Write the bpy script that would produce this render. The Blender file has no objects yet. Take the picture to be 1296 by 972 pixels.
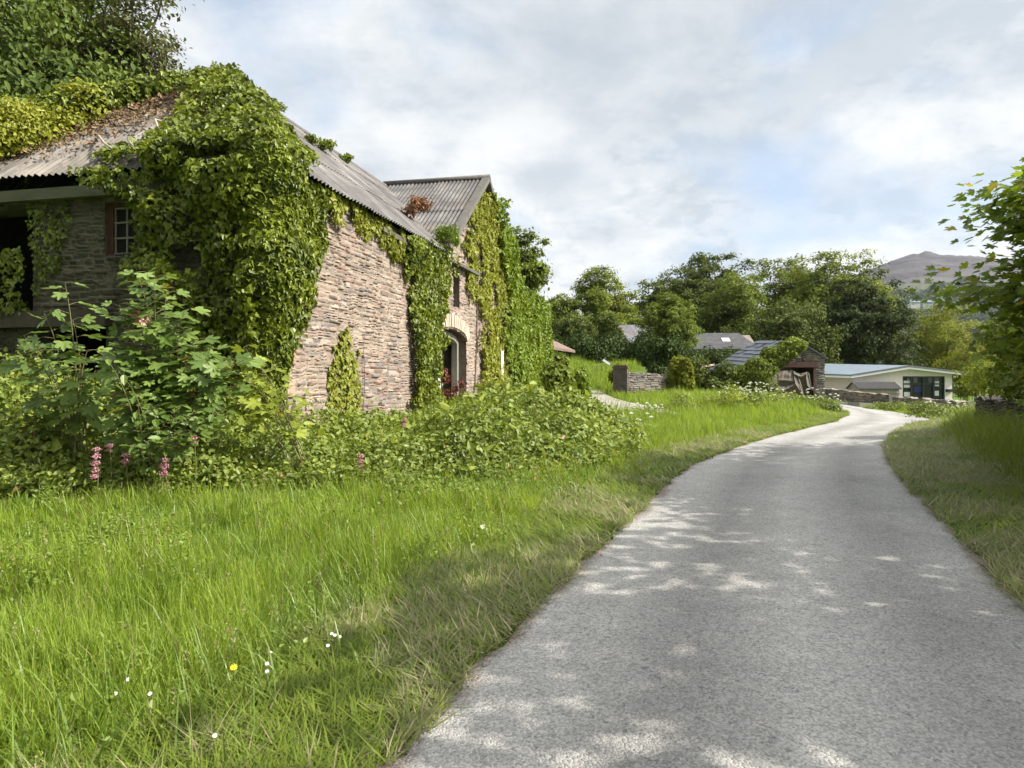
import bpy, math, random
import numpy as np
from mathutils import Vector

rng = np.random.default_rng(11)
random.seed(5)
scene = bpy.context.scene
COL = scene.collection
R = math.radians

# ---------------------------------------------------------------- camera model of the photograph
FPX, CX, HY, EYE = 880.0, 648.0, 478.0, 1.6
def at(px, py, Y):
    return np.array([(px - CX) / FPX * Y, Y, EYE + (HY - py) / FPX * Y])
def to_px(P):
    return CX + P[:, 0] / P[:, 1] * FPX, HY - (P[:, 2] - EYE) / P[:, 1] * FPX

# ---------------------------------------------------------------- numeric helpers
_T = np.random.default_rng(3).random((256, 256))
def vnoise(x, y, scale=1.0, seed=0):
    x = np.asarray(x, float) * scale + seed * 17.3; y = np.asarray(y, float) * scale + seed * 9.7
    xi = np.floor(x).astype(int); yi = np.floor(y).astype(int)
    fx = x - xi; fy = y - yi
    fx = fx * fx * (3 - 2 * fx); fy = fy * fy * (3 - 2 * fy)
    g = lambda a, b: _T[a % 256, b % 256]
    return (g(xi, yi) * (1 - fx) * (1 - fy) + g(xi + 1, yi) * fx * (1 - fy)
            + g(xi, yi + 1) * (1 - fx) * fy + g(xi + 1, yi + 1) * fx * fy)
def fbm(x, y, scale=1.0, seed=0, octv=4):
    s = 0; a = .5; t = 0
    for i in range(octv):
        s = s + a * vnoise(x, y, scale * 2 ** i, seed + i); t += a; a *= .5
    return s / t
def smooth(a, b, x):
    t = np.clip((np.asarray(x, float) - a) / (b - a), 0, 1)
    return t * t * (3 - 2 * t)
def unit(a):
    return a / np.maximum(np.linalg.norm(a, axis=-1, keepdims=True), 1e-9)
def in_poly(x, y, poly):
    r = np.zeros(len(x), bool); n = len(poly)
    for i in range(n):
        x1, y1 = poly[i]; x2, y2 = poly[(i + 1) % n]
        c = ((y1 > y) != (y2 > y)) & (x < (x2 - x1) * (y - y1) / ((y2 - y1) if y2 != y1 else 1e-9) + x1)
        r ^= c
    return r

# ---------------------------------------------------------------- mesh helpers
class MB:
    """collects verts and faces; every add keeps its own polygon size"""
    def __init__(s): s.V = []; s.F = []; s.n = 0; s.C = []
    def add(s, V, F, C=None):
        V = np.asarray(V, float).reshape(-1, 3)
        if not isinstance(F, list): F = [F]
        for f in F:
            f = np.asarray(f, int)
            if f.size: s.F.append(f + s.n)
        s.V.append(V); s.n += len(V)
        s.C.append(np.ones((len(V), 3)) if C is None else np.broadcast_to(np.asarray(C, float), (len(V), 3)))
        return s
    def box(s, x0, x1, y0, y1, z0, z1, C=None):
        V = [(x0, y0, z0), (x1, y0, z0), (x1, y1, z0), (x0, y1, z0), (x0, y0, z1), (x1, y0, z1), (x1, y1, z1), (x0, y1, z1)]
        F = [(0, 3, 2, 1), (4, 5, 6, 7), (0, 1, 5, 4), (1, 2, 6, 5), (2, 3, 7, 6), (3, 0, 4, 7)]
        return s.add(V, np.array(F), C)
    def beam(s, a, b, w, h, up=(0, 0, 1), C=None):
        a = np.array(a, float); b = np.array(b, float); d = unit(b - a)
        u = np.array(up, float); r = unit(np.cross(d, u)); u = np.cross(r, d)
        V = [p + r * sx * w / 2 + u * sz * h / 2 for p in (a, b) for sx, sz in ((-1, -1), (1, -1), (1, 1), (-1, 1))]
        F = [(0, 1, 2, 3), (7, 6, 5, 4), (0, 4, 5, 1), (1, 5, 6, 2), (2, 6, 7, 3), (3, 7, 4, 0)]
        return s.add(V, np.array(F), C)
    def tube(s, pts, rad, sides=7, cap=True, C=None):
        pts = np.asarray(pts, float); n = len(pts)
        rad = np.broadcast_to(np.asarray(rad, float), (n,))
        d = np.gradient(pts, axis=0); d = unit(d)
        ref = np.array([0.31, 0.17, 0.93]) if abs(d[0, 2]) < .9 else np.array([1., .1, 0])
        a = unit(np.cross(d, ref)); b = np.cross(d, a)
        th = np.linspace(0, 2 * np.pi, sides, endpoint=False)
        V = pts[:, None] + rad[:, None, None] * (np.cos(th)[None, :, None] * a[:, None] + np.sin(th)[None, :, None] * b[:, None])
        i = np.arange(n - 1)[:, None] * sides; j = np.arange(sides)[None]; k = (j + 1) % sides
        F = np.stack([i + j, i + k, i + sides + k, i + sides + j], -1).reshape(-1, 4)
        Fs = [F]
        if cap: Fs += [np.arange(sides)[None, ::-1], (np.arange(sides) + (n - 1) * sides)[None]]
        return s.add(V.reshape(-1, 3), Fs, C)
    def prism(s, poly, y0, y1, C=None):
        """poly in (x,z), extruded in y"""
        n = len(poly)
        V = [(x, y0, z) for x, z in poly] + [(x, y1, z) for x, z in poly]
        i = np.arange(n); k = (i + 1) % n
        return s.add(V, [np.stack([i, i + n, k + n, k], -1), i[None], (i[::-1] + n)[None]], C)
    def build(s, name, mat, parent=None, origin=None, smooth=False, color=False):
        V = np.concatenate(s.V) if s.V else np.zeros((0, 3))
        return link(name, V, s.F, mat, parent, origin, smooth, np.concatenate(s.C) if color else None)

def link(name, V, F, mat, parent=None, origin=None, smooth=False, color=None):
    V = np.array(V, float)
    if origin is not None: V = V - np.asarray(origin, float)
    if not isinstance(F, list): F = [F]
    F = [np.asarray(f, np.int32) for f in F if np.asarray(f).size]
    me = bpy.data.meshes.new(name)
    me.vertices.add(len(V)); me.vertices.foreach_set('co', V.astype(np.float32).ravel())
    loops = np.concatenate([f.ravel() for f in F]); tot = np.concatenate([np.full(len(f), f.shape[1]) for f in F])
    me.loops.add(len(loops)); me.loops.foreach_set('vertex_index', loops.astype(np.int32))
    me.polygons.add(len(tot)); me.polygons.foreach_set('loop_start', np.concatenate([[0], np.cumsum(tot)[:-1]]).astype(np.int32))
    me.update(calc_edges=True)
    me.polygons.foreach_set('use_smooth', np.full(len(tot), bool(smooth)))
    if color is not None:
        at_ = me.color_attributes.new('tone', 'FLOAT_COLOR', 'POINT')
        at_.data.foreach_set('color', np.concatenate([color, np.ones((len(V), 1))], 1).astype(np.float32).ravel())
    if mat is not None: me.materials.append(mat)
    o = bpy.data.objects.new(name, me); COL.objects.link(o)
    if parent is not None: o.parent = parent
    elif origin is not None: o.location = origin
    return o

def tag(o, label=None, cat=None, group=None, kind=None):
    if label: o['label'] = label
    if cat: o['category'] = cat
    if group: o['group'] = group
    if kind: o['kind'] = kind
    return o
def thing(name, label, cat, loc=(0, 0, 0), rz=0, group=None):
    o = bpy.data.objects.new(name, None); COL.objects.link(o)
    o.location = loc; o.rotation_euler = (0, 0, rz); o.empty_display_size = .2
    return tag(o, label, cat, group)

# leaf outlines: stalk at the origin, tip along +x, folded a little along the midrib; both halves are polygons
def leaf_template(half, fold=.25, curl=.12):
    h = np.array(half, float); n = len(h)
    A = np.stack([h[:, 0], h[:, 1], fold * h[:, 1] - curl * h[:, 0] ** 2], 1)
    B = A[2:] * [1, -1, 1]
    V = np.concatenate([A, B])
    F1 = np.arange(n)[None]
    F2 = np.array([[0] + list(range(n, n + n - 2))[::-1] + [1]])
    return V, F1, F2
OVATE = leaf_template([(0, 0), (1, 0), (.62, .27), (.22, .3)])
OVAL = leaf_template([(0, 0), (1, 0), (.7, .22), (.35, .28), (.1, .17)], .3, .2)
IVY = leaf_template([(0, 0), (1, 0), (.52, .24), (.3, .52), (.02, .42), (-.12, .2)], .22, .2)
MAPLE = leaf_template([(0, 0), (1, 0), (.78, .13), (.56, .15), (.74, .34), (.74, .55), (.5, .5), (.3, .36), (.22, .62), (.02, .5), (-.08, .2)], .14, .16)
SPRAY = leaf_template([(0, 0), (1, 0), (.55, .33)], .3, .15)

def scatter(tpl, P, N, T, size, jit=.35, roll=.6):
    """copies of a leaf at points P, facing N, tips towards T"""
    P = np.asarray(P, float); n = len(P)
    N = unit(np.asarray(N, float) + rng.normal(0, jit, (n, 3)))
    T = np.broadcast_to(np.asarray(T, float), (n, 3)) + rng.normal(0, roll, (n, 3))
    X = unit(T - N * (T * N).sum(1, keepdims=True)); Yv = np.cross(N, X)
    S = np.broadcast_to(np.asarray(size, float), (n,))[:, None, None]
    t = tpl[0]; m = len(t)
    V = P[:, None] + S * (t[None, :, 0:1] * X[:, None] + t[None, :, 1:2] * Yv[:, None] + t[None, :, 2:3] * N[:, None])
    off = (np.arange(n) * m)[:, None]
    return V.reshape(-1, 3), [tpl[1] + off, tpl[2] + off]

# ---------------------------------------------------------------- node helpers
class NT:
    def __init__(s, tree): s.t = tree; s.n = tree.nodes; s.l = tree.links
    def new(s, typ, **kw):
        nd = s.n.new(typ)
        ins = kw.pop('ins', {})
        for k, v in kw.items(): setattr(nd, k, v)
        for k, v in ins.items(): s.put(nd.inputs[k], v)
        return nd
    def put(s, sock, v):
        if isinstance(v, bpy.types.NodeSocket): s.l.new(v, sock)
        else:
            if isinstance(v, (tuple, list)) and len(v) == 3 and sock.type == 'RGBA': v = (*v, 1)
            sock.default_value = v
    def mix(s, f, a, b, mode='MIX'):
        m = s.new('ShaderNodeMix', data_type='RGBA', blend_type=mode)
        s.put(m.inputs[0], f); s.put(m.inputs[6], a); s.put(m.inputs[7], b)
        return m.outputs[2]
    def ramp(s, f, stops, interp='LINEAR'):
        r = s.new('ShaderNodeValToRGB'); r.color_ramp.interpolation = interp
        e = r.color_ramp.elements
        while len(e) < len(stops): e.new(.5)
        for el, (p, c) in zip(e, stops):
            el.position = p; el.color = (c, c, c, 1) if isinstance(c, (int, float)) else (*c, 1)
        s.put(r.inputs[0], f)
        return r.outputs[0]
    def math(s, op, a, b=0.0, c=None, clamp=False):
        m = s.new('ShaderNodeMath', operation=op, use_clamp=clamp)
        s.put(m.inputs[0], a); s.put(m.inputs[1], b)
        if c is not None: s.put(m.inputs[2], c)
        return m.outputs[0]
    def noise(s, vec, scale, detail=4, rough=.55, dist=0.0, out=0):
        n = s.new('ShaderNodeTexNoise', ins={'Scale': scale, 'Detail': detail, 'Roughness': rough, 'Distortion': dist})
        if vec is not None: s.l.new(vec, n.inputs['Vector'])
        return n.outputs[out]
    def mapping(s, vec, scale=(1, 1, 1), rot=(0, 0, 0), loc=(0, 0, 0)):
        m = s.new('ShaderNodeMapping', ins={'Scale': scale, 'Rotation': rot, 'Location': loc}); s.l.new(vec, m.inputs[0])
        return m.outputs[0]

def new_mat(name):
    m = bpy.data.materials.new(name); m.use_nodes = True
    t = NT(m.node_tree); t.n.clear()
    out = t.new('ShaderNodeOutputMaterial')
    return m, t, out
def principled(t, col, rough=.8, spec=.3, normal=None, metal=0.0):
    p = t.new('ShaderNodeBsdfPrincipled')
    t.put(p.inputs['Base Color'], col); t.put(p.inputs['Roughness'], rough)
    t.put(p.inputs['Specular IOR Level'], spec); t.put(p.inputs['Metallic'], metal)
    if normal is not None: t.l.new(normal, p.inputs['Normal'])
    return p
def bump(t, h, strength=.5, dist=.02):
    b = t.new('ShaderNodeBump', ins={'Strength': strength, 'Distance': dist}); t.l.new(h, b.inputs['Height'])
    return b.outputs[0]

def leaf_mat(name, dark, light, trans=.35, rough=.5, patch=.8, patch_amt=.35, spec=.35, accent=None, accent_amt=.04):
    m, t, out = new_mat(name)
    g = t.new('ShaderNodeNewGeometry')
    rnd = g.outputs['Random Per Island']
    n = t.noise(g.outputs['Position'], patch, 3, .6)
    f = t.math('ADD', t.math('MULTIPLY', t.math('POWER', rnd, 1.35), 1 - patch_amt), t.math('MULTIPLY', t.ramp(n, [(.3, 0.0), (.7, 1.0)]), patch_amt))
    col = t.mix(f, dark, light)
    if accent:
        k = t.math('GREATER_THAN', t.math('FRACT', t.math('MULTIPLY', rnd, 37.7)), 1 - accent_amt)
        col = t.mix(k, col, accent)
    p = principled(t, col, rough, spec)
    tr = t.new('ShaderNodeBsdfTranslucent'); t.put(tr.inputs[0], t.mix(.5, col, t.mix(1.0, col, (1.25, 1.15, .5), 'MULTIPLY')))
    mx = t.new('ShaderNodeMixShader'); mx.inputs[0].default_value = trans
    t.l.new(p.outputs[0], mx.inputs[1]); t.l.new(tr.outputs[0], mx.inputs[2]); t.l.new(mx.outputs[0], out.inputs[0])
    return m
def plain_mat(name, col, rough=.7, spec=.3, var=.25, scale=6.0, col2=None, bumpy=.0, metal=0.0, stretch=(1, 1, 1)):
    m, t, out = new_mat(name)
    tc = t.new('ShaderNodeTexCoord')
    v = t.mapping(tc.outputs['Object'], stretch)
    n = t.noise(v, scale, 5, .62)
    c2 = col2 if col2 else tuple(c * (1 - var) for c in col)
    c = t.mix(t.ramp(n, [(.32, 0.0), (.68, 1.0)]), col, c2)
    nb = bump(t, n, bumpy, .02) if bumpy else None
    p = principled(t, c, rough, spec, nb, metal)
    t.l.new(p.outputs[0], out.inputs[0])
    return m
def tone_mat(name, rough=.9, fine=40.0, amt=.3, spec=.2, bumpy=.4):
    """takes the stone colours laid out with the wall's stones, with grain on top"""
    m, t, out = new_mat(name)
    a = t.new('ShaderNodeAttribute', attribute_name='tone')
    tc = t.new('ShaderNodeTexCoord')
    n = t.noise(tc.outputs['Object'], fine, 5, .7); n2 = t.noise(tc.outputs['Object'], 2.2, 4, .6)
    c = t.mix(amt, a.outputs[0], t.ramp(n, [(.25, .25), (.75, 1.7)]), 'MULTIPLY')
    c = t.mix(.45, c, t.ramp(n2, [(.3, .6), (.7, 1.25)]), 'MULTIPLY')
    p = principled(t, c, rough, spec, bump(t, n, bumpy, .012))
    t.l.new(p.outputs[0], out.inputs[0])
    return m
# ================================================================ light, sky, camera
SUN_AZ, SUN_EL = R(-9), R(41)          # from +X towards +Y
sd = Vector((math.cos(SUN_EL) * math.cos(SUN_AZ), math.cos(SUN_EL) * math.sin(SUN_AZ), math.sin(SUN_EL)))
sl = bpy.data.lights.new('sun', 'SUN'); sl.energy = 4.3; sl.angle = R(.6); sl.color = (1, .94, .85)
so = bpy.data.objects.new('sun', sl); COL.objects.link(so); so.rotation_euler = sd.to_track_quat('Z', 'Y').to_euler(); so.location = (20, 0, 30)

world = bpy.data.worlds.new('World'); scene.world = world; world.use_nodes = True
w = NT(world.node_tree); w.n.clear()
wo = w.new('ShaderNodeOutputWorld'); bg = w.new('ShaderNodeBackground', ins={'Strength': .1})
sky = w.new('ShaderNodeTexSky', sky_type='NISHITA', sun_disc=False, sun_elevation=SUN_EL, sun_rotation=math.atan2(sd.x, sd.y))
tc = w.new('ShaderNodeTexCoord'); d = tc.outputs['Generated']
sx = w.new('ShaderNodeSeparateXYZ'); w.l.new(d, sx.inputs[0])
zz = w.math('ADD', w.math('MAXIMUM', sx.outputs[2], 0.0), .30)
cv = w.new('ShaderNodeCombineXYZ'); w.put(cv.inputs[0], w.math('DIVIDE', sx.outputs[0], zz)); w.put(cv.inputs[1], w.math('DIVIDE', sx.outputs[1], zz))
big = w.noise(w.mapping(cv.outputs[0], (1, 1, 1), loc=(3.1, 1.7, 0)), 1.7, 7, .56, .3)
fine = w.noise(w.mapping(cv.outputs[0], (1, 1, 1), loc=(7.3, 2.2, 4)), 3.6, 10, .62, .2)
puff = w.noise(w.mapping(d, (1, 1, 1.7), loc=(1.3, .4, 2.2)), 6.5, 9, .58, .1)
cover = w.ramp(big, [(.33, .30), (.50, .97)])
cloud = w.mix(w.ramp(fine, [(.38, 0.0), (.60, 1.0)]), (2.85, 3.15, 3.45), (4.5, 4.58, 4.6))
dark = w.ramp(w.noise(w.mapping(cv.outputs[0], (1, 1, 1), loc=(-4.1, 5.2, 1)), .75, 6, .55, .3), [(.47, 0.0), (.68, .8)])
cloud = w.mix(dark, cloud, (2.35, 2.62, 2.9))
low = w.ramp(sx.outputs[2], [(.05, 1.0), (.42, 0.0)])
cloud = w.mix(w.math('MULTIPLY', w.ramp(puff, [(.48, 0.0), (.535, .85)]), low), cloud, w.mix(w.ramp(w.noise(w.mapping(d, (1, 1, 1.7), loc=(1.3, .4, 2.32)), 6.5, 9, .58, .1), [(.46, 0.0), (.62, 1.0)]), (4.95, 4.95, 4.9), (3.3, 3.5, 3.7)))
# added fill: cloud overhead and sunward brightened out of view, dimmed behind the camera
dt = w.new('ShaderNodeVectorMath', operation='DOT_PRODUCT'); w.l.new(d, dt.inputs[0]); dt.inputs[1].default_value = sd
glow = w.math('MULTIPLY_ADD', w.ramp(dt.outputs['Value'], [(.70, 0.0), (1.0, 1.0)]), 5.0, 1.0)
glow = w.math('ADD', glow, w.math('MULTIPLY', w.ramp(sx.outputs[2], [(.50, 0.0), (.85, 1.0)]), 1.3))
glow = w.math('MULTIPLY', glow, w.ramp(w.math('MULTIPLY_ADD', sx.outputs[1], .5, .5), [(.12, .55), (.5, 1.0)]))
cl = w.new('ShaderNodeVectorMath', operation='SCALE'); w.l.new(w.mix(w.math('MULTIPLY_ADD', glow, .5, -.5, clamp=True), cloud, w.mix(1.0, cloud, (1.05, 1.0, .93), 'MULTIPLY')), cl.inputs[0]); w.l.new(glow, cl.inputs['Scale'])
blue = w.mix(1.0, sky.outputs[0], (1.0, 1.02, 1.0), 'MULTIPLY')
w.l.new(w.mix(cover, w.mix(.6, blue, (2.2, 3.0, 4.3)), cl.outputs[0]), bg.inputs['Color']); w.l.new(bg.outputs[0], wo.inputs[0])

cam = bpy.data.cameras.new('camera'); cam.sensor_width = 36; cam.lens = FPX / 1296 * 36; cam.clip_end = 12000; cam.clip_start = .05
cam.shift_y = -(486 - HY) / 1296
co = bpy.data.objects.new('camera', cam); COL.objects.link(co); co.location = (0, 0, EYE); co.rotation_euler = (R(90), 0, 0)
scene.camera = co
scene.view_settings.view_transform = 'Standard'; scene.view_settings.look = 'None'; scene.view_settings.exposure = 1.12; scene.view_settings.gamma = 1
scene.render.engine = 'CYCLES'
cy = scene.cycles; cy.use_denoising = True; cy.max_bounces = 7; cy.diffuse_bounces = 3; cy.glossy_bounces = 2; cy.transmission_bounces = 4; cy.transparent_max_bounces = 6
cy.use_adaptive_sampling = True; cy.adaptive_threshold = .015

# ================================================================ terrain
XL_Y = [-6, 0, 2.85, 3.64, 5.05, 6.34, 8.19, 10.5, 12.35, 16.2, 20.1, 23.5, 27.1, 30.5, 35, 40, 46, 58, 75]
XL_X = [-2.6, -1.3, -.51, -.2, .3, .81, 1.5, 2.41, 3.26, 5.37, 8.05, 10.7, 13.1, 14.7, 16.4, 18.0, 19.8, 24, 30]
XR_Y = [-6, 0, 4.74, 5.94, 7.53, 9.58, 12.57, 15.3, 19, 22.7, 24.7, 28.7, 36, 42, 48, 60, 75]
XR_X = [1.0, 2.1, 3.49, 4.0, 4.64, 5.46, 6.8, 8.2, 10.5, 13.4, 15.3, 17.0, 19.0, 20.7, 22.6, 27, 33]
_yy = np.linspace(-6, 75, 1621)
def _sm(a):
    k = np.hanning(31); k /= k.sum()
    return np.convolve(np.pad(a, 15, mode='edge'), k, 'valid')
_xl = _sm(np.interp(_yy, XL_Y, XL_X)); _xr = _sm(np.interp(_yy, XR_Y, XR_X))
_xl[_yy < -5] = np.interp(_yy[_yy < -5], XL_Y, XL_X); _xr[_yy < -5] = np.interp(_yy[_yy < -5], XR_Y, XR_X)
def xl(y): return np.interp(y, _yy, _xl)
def xr(y): return np.interp(y, _yy, _xr)

CTRL = [(1.4, 2.8, 0), (2, 5, 0), (3, 7.5, 0), (3.9, 10, 0), (5.2, 13, 0), (7, 16, 0), (9.5, 20, 0), (12, 23.5, 0), (14.5, 26.5, 0), (16, 30, 0),
    (17.7, 36, 0), (19.7, 42, -.05), (25, 58, -.4), (.3, -4, 0), (1, 0, 0),
    (-3, 3, .06), (-6, 5, .1), (-3, 6, .1), (-6, 9, .2), (-2, 9, .15), (-4, 11.5, .3), (-10, 13, .3), (0, 12, .2), (2, 13, .14), (-2, 20, .35), (0, 25, .45),
    (-1, 30, .6), (3, 20, .35), (5, 24, .42), (8.5, 26, .35), (5, 33, .75), (2, 33, .8), (8, 30, .55), (5, 40, 1.6), (4, 48, 2.6), (10, 48, 2.2), (-5, 45, 2.4), (10, 36, .8),
    (11.5, 28.5, .3), (13, 33, .35), (15, 38, .25), (14, 50, 1.0), (10, 62, 3), (-10, 70, 4), (22, 70, 1), (0, 90, 5), (30, 90, 1), (50, 90, -1), (-12, 22, .5), (-12, 30, .8),
    (4.2, 2, .02), (5.6, 5, .1), (6.7, 8, .16), (8, 11, .25), (10, 15, .3), (13, 20, .28), (17, 24, .05), (19.5, 30, -.1), (22, 38, -.3), (23, 48, -.7), (28, 58, -.9), (36, 60, -1.0),
    (40, 40, -.8), (12, 5, .5), (18, 15, .4), (0, -12, 0), (-15, -10, .3), (15, -10, .4), (-20, 5, .4), (-30, 30, 2), (-80, 60, 6), (90, 60, -3), (0, 180, 6), (-150, 150, 10), (120, 160, -2),
    (200, 0, -2), (-200, 0, 8), (0, -200, 0), (200, -200, 0), (-200, -200, 4), (230, 230, 0), (-230, 260, 12), (0, 300, 6)]
_C = np.array(CTRL, float)
def _phi(d): return np.sqrt(d * d + 4.0)
_D = np.linalg.norm(_C[:, None, :2] - _C[None, :, :2], axis=2)
_A = np.zeros((len(_C) + 1,) * 2); _A[:-1, :-1] = _phi(_D); _A[-1, :-1] = 1; _A[:-1, -1] = 1
_W = np.linalg.solve(_A, np.concatenate([_C[:, 2], [0]]))
def ht(x, y):
    x = np.asarray(x, float); y = np.asarray(y, float); sh = x.shape
    q = np.stack([x.ravel(), y.ravel()], 1); out = np.empty(len(q))
    for i in range(0, len(q), 20000):
        dd = np.linalg.norm(q[i:i + 20000, None] - _C[None, :, :2], axis=2)
        out[i:i + 20000] = _phi(dd) @ _W[:-1] + _W[-1]
    r = np.hypot(q[:, 0], q[:, 1])
    out = out * (1 - smooth(250, 420, r)) + 2.0 * smooth(250, 420, r)
    return out.reshape(sh)
def h1(x, y): return float(ht(np.array([x]), np.array([y]))[0])

def axis(lo, hi, step, far):
    a = list(np.arange(lo, hi + 1e-6, step)); s = step
    b = []; v = hi
    while v < far: s *= 1.22; v += s; b.append(v)
    s = step; v = lo; c = []
    while v > -far: s *= 1.22; v -= s; c.append(v)
    return np.array(c[::-1] + a + b)
gx = axis(-12, 24, .3, 2500); gy = axis(-3, 55, .3, 2500)
GX, GY = np.meshgrid(gx, gy); GZ = ht(GX, GY)
onroad = (GX > xl(GY) + .1) & (GX < xr(GY) - .1) & (GY > -6) & (GY < 75)
GZ = GZ - .05 * onroad + np.where(~onroad & (np.hypot(GX, GY) < 80), .03 * (fbm(GX, GY, 1.7, 2) - .5), 0)
def grid_faces(ny, nx):
    i = np.arange(ny - 1)[:, None] * nx; j = np.arange(nx - 1)[None]
    return np.stack([i + j, i + j + 1, i + nx + j + 1, i + nx + j], -1).reshape(-1, 4)

def ground_mat():
    m, t, out = new_mat('turf_soil')
    g = t.new('ShaderNodeNewGeometry'); p = g.outputs['Position']
    n = t.noise(p, 1.3, 6, .65); n2 = t.noise(p, 18, 4, .7); n3 = t.noise(p, .05, 4, .6)
    c = t.mix(t.ramp(n, [(.35, 0.0), (.65, 1.0)]), (.05, .085, .016), (.085, .12, .025))
    c = t.mix(t.ramp(n2, [(.5, 0.0), (.75, .6)]), c, (.07, .055, .03))
    c = t.mix(t.ramp(n3, [(.4, 0.0), (.6, .6)]), c, (.07, .13, .02))
    t.l.new(principled(t, c, .95, .1, bump(t, n2, .6, .03)).outputs[0], out.inputs[0])
    return m
ground = link('ground', np.stack([GX, GY, GZ], -1).reshape(-1, 3), grid_faces(*GX.shape), ground_mat(), smooth=True)
tag(ground, 'rough grassy ground running from the lane verges up to the fields', 'ground', kind='structure')

# ---------------------------------------------------------------- the lane
def road_mat():
    m, t, out = new_mat('chip_seal')
    g = t.new('ShaderNodeNewGeometry'); p = g.outputs['Position']
    at_ = t.new('ShaderNodeAttribute', attribute_name='tone')          # r: 0 at the left edge, 1 at the right edge
    s = t.new('ShaderNodeSeparateColor'); t.l.new(at_.outputs[0], s.inputs[0])
    chip = t.new('ShaderNodeTexVoronoi', ins={'Scale': 85.0, 'Randomness': 1.0}); t.l.new(p, chip.inputs['Vector'])
    bw = t.new('ShaderNodeRGBToBW'); t.l.new(chip.outputs['Color'], bw.inputs[0])
    n = t.noise(p, .8, 5, .6); n2 = t.noise(p, 6, 5, .7); n3 = t.noise(p, 60, 3, .7)
    c = t.mix(t.ramp(bw.outputs[0], [(.15, 0.0), (.8, 1.0)]), (.20, .192, .178), (.37, .357, .335))
    pits = t.ramp(t.noise(p, 26, 4, .75), [(.34, 1.0), (.44, 0.0)])
    c = t.mix(t.math('MULTIPLY', pits, .6), c, (.06, .058, .056))
    # lanes rubbed by tyres are a little darker and smoother than the crown and the edges
    wob = t.math('ADD', s.outputs[0], t.math('MULTIPLY', t.math('SUBTRACT', n, .5), .14))
    tr = t.ramp(wob, [(.0, 1.05), (.16, 1.0), (.30, .70), (.44, .92), (.52, 1.12), (.62, 1.02), (.76, .78), (.9, .98), (1.0, 1.02)])
    c = t.mix(.9, c, tr, 'MULTIPLY')
    c = t.mix(.5, c, t.ramp(n2, [(.3, .8), (.7, 1.2)]), 'MULTIPLY')
    c = t.mix(.6, c, t.ramp(n, [(.3, .78), (.7, 1.18)]), 'MULTIPLY')
    # soil and leaf crumbs collect along both edges
    e = t.math('MINIMUM', wob, t.math('SUBTRACT', 1.0, wob))
    eg = t.math('MULTIPLY', t.ramp(e, [(.0, 1.0), (.032, 0.0)]), t.ramp(n3, [(.35, 0.2), (.6, 1.0)]))
    c = t.mix(eg, c, (.12, .075, .05))
    hgt = t.math('ADD', t.math('MULTIPLY', chip.outputs['Distance'], -.8), n3)
    t.l.new(principled(t, c, .82, .3, bump(t, hgt, .8, .012)).outputs[0], out.inputs[0])
    return m
ry = np.concatenate([np.arange(-6, 14, .15), np.arange(14, 75.1, .35)]); ru = np.linspace(0, 1, 25)
RX = xl(ry)[:, None] * (1 - ru) + xr(ry)[:, None] * ru; RY = np.repeat(ry[:, None], 25, 1)
edge = .2 * (fbm(RX * 0 + ry[:, None], RY, 2.3, 5) - .5)
RX[:, 0] += edge[:, 0] * 2 - .06; RX[:, -1] -= edge[:, -1] * 2 - .06
RZ = ht(RX, RY) + .012 + .035 * (1 - (2 * ru - 1) ** 2)
road = link('road', np.stack([RX, RY, RZ], -1).reshape(-1, 3), grid_faces(*RX.shape), road_mat(), smooth=True,
            color=np.stack([np.broadcast_to(ru, RX.shape)] * 3, -1).reshape(-1, 3))
tag(road, 'narrow pale grey chip-sealed lane bending away between grass verges', 'road', kind='structure')

# concrete ramp up to the yard
cm = plain_mat('worn_concrete', (.34, .31, .28), .9, .2, .45, 3.0, bumpy=.4)
pp = np.array([(1.2, 23.5), (4.9, 21.5), (6.6, 23.2), (5.3, 27), (4.55, 31), (4.3, 35), (1.2, 35), (.9, 29)], float)
nu = 26; NU, NV = np.meshgrid(np.linspace(0, 1, nu), np.linspace(0, 1, nu))
L0 = np.array([(.6, 24.0), (.8, 29), (1.0, 35.)]); L1 = np.array([(5.6, 22.6), (4.7, 28.5), (4.3, 35.)])
def _pl(L, t): return np.stack([np.interp(t, [0, .5, 1], L[:, k]) for k in (0, 1)], -1)
PQ = _pl(L0, NV) * (1 - NU[..., None]) + _pl(L1, NV) * NU[..., None]
path = link('yard_path', np.concatenate([PQ, (ht(PQ[..., 0], PQ[..., 1]) + .07)[..., None]], -1).reshape(-1, 3), grid_faces(nu, nu), cm)
tag(path, 'cracked concrete ramp leading up into the yard beside the gate pillar', 'path', kind='structure')

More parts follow.
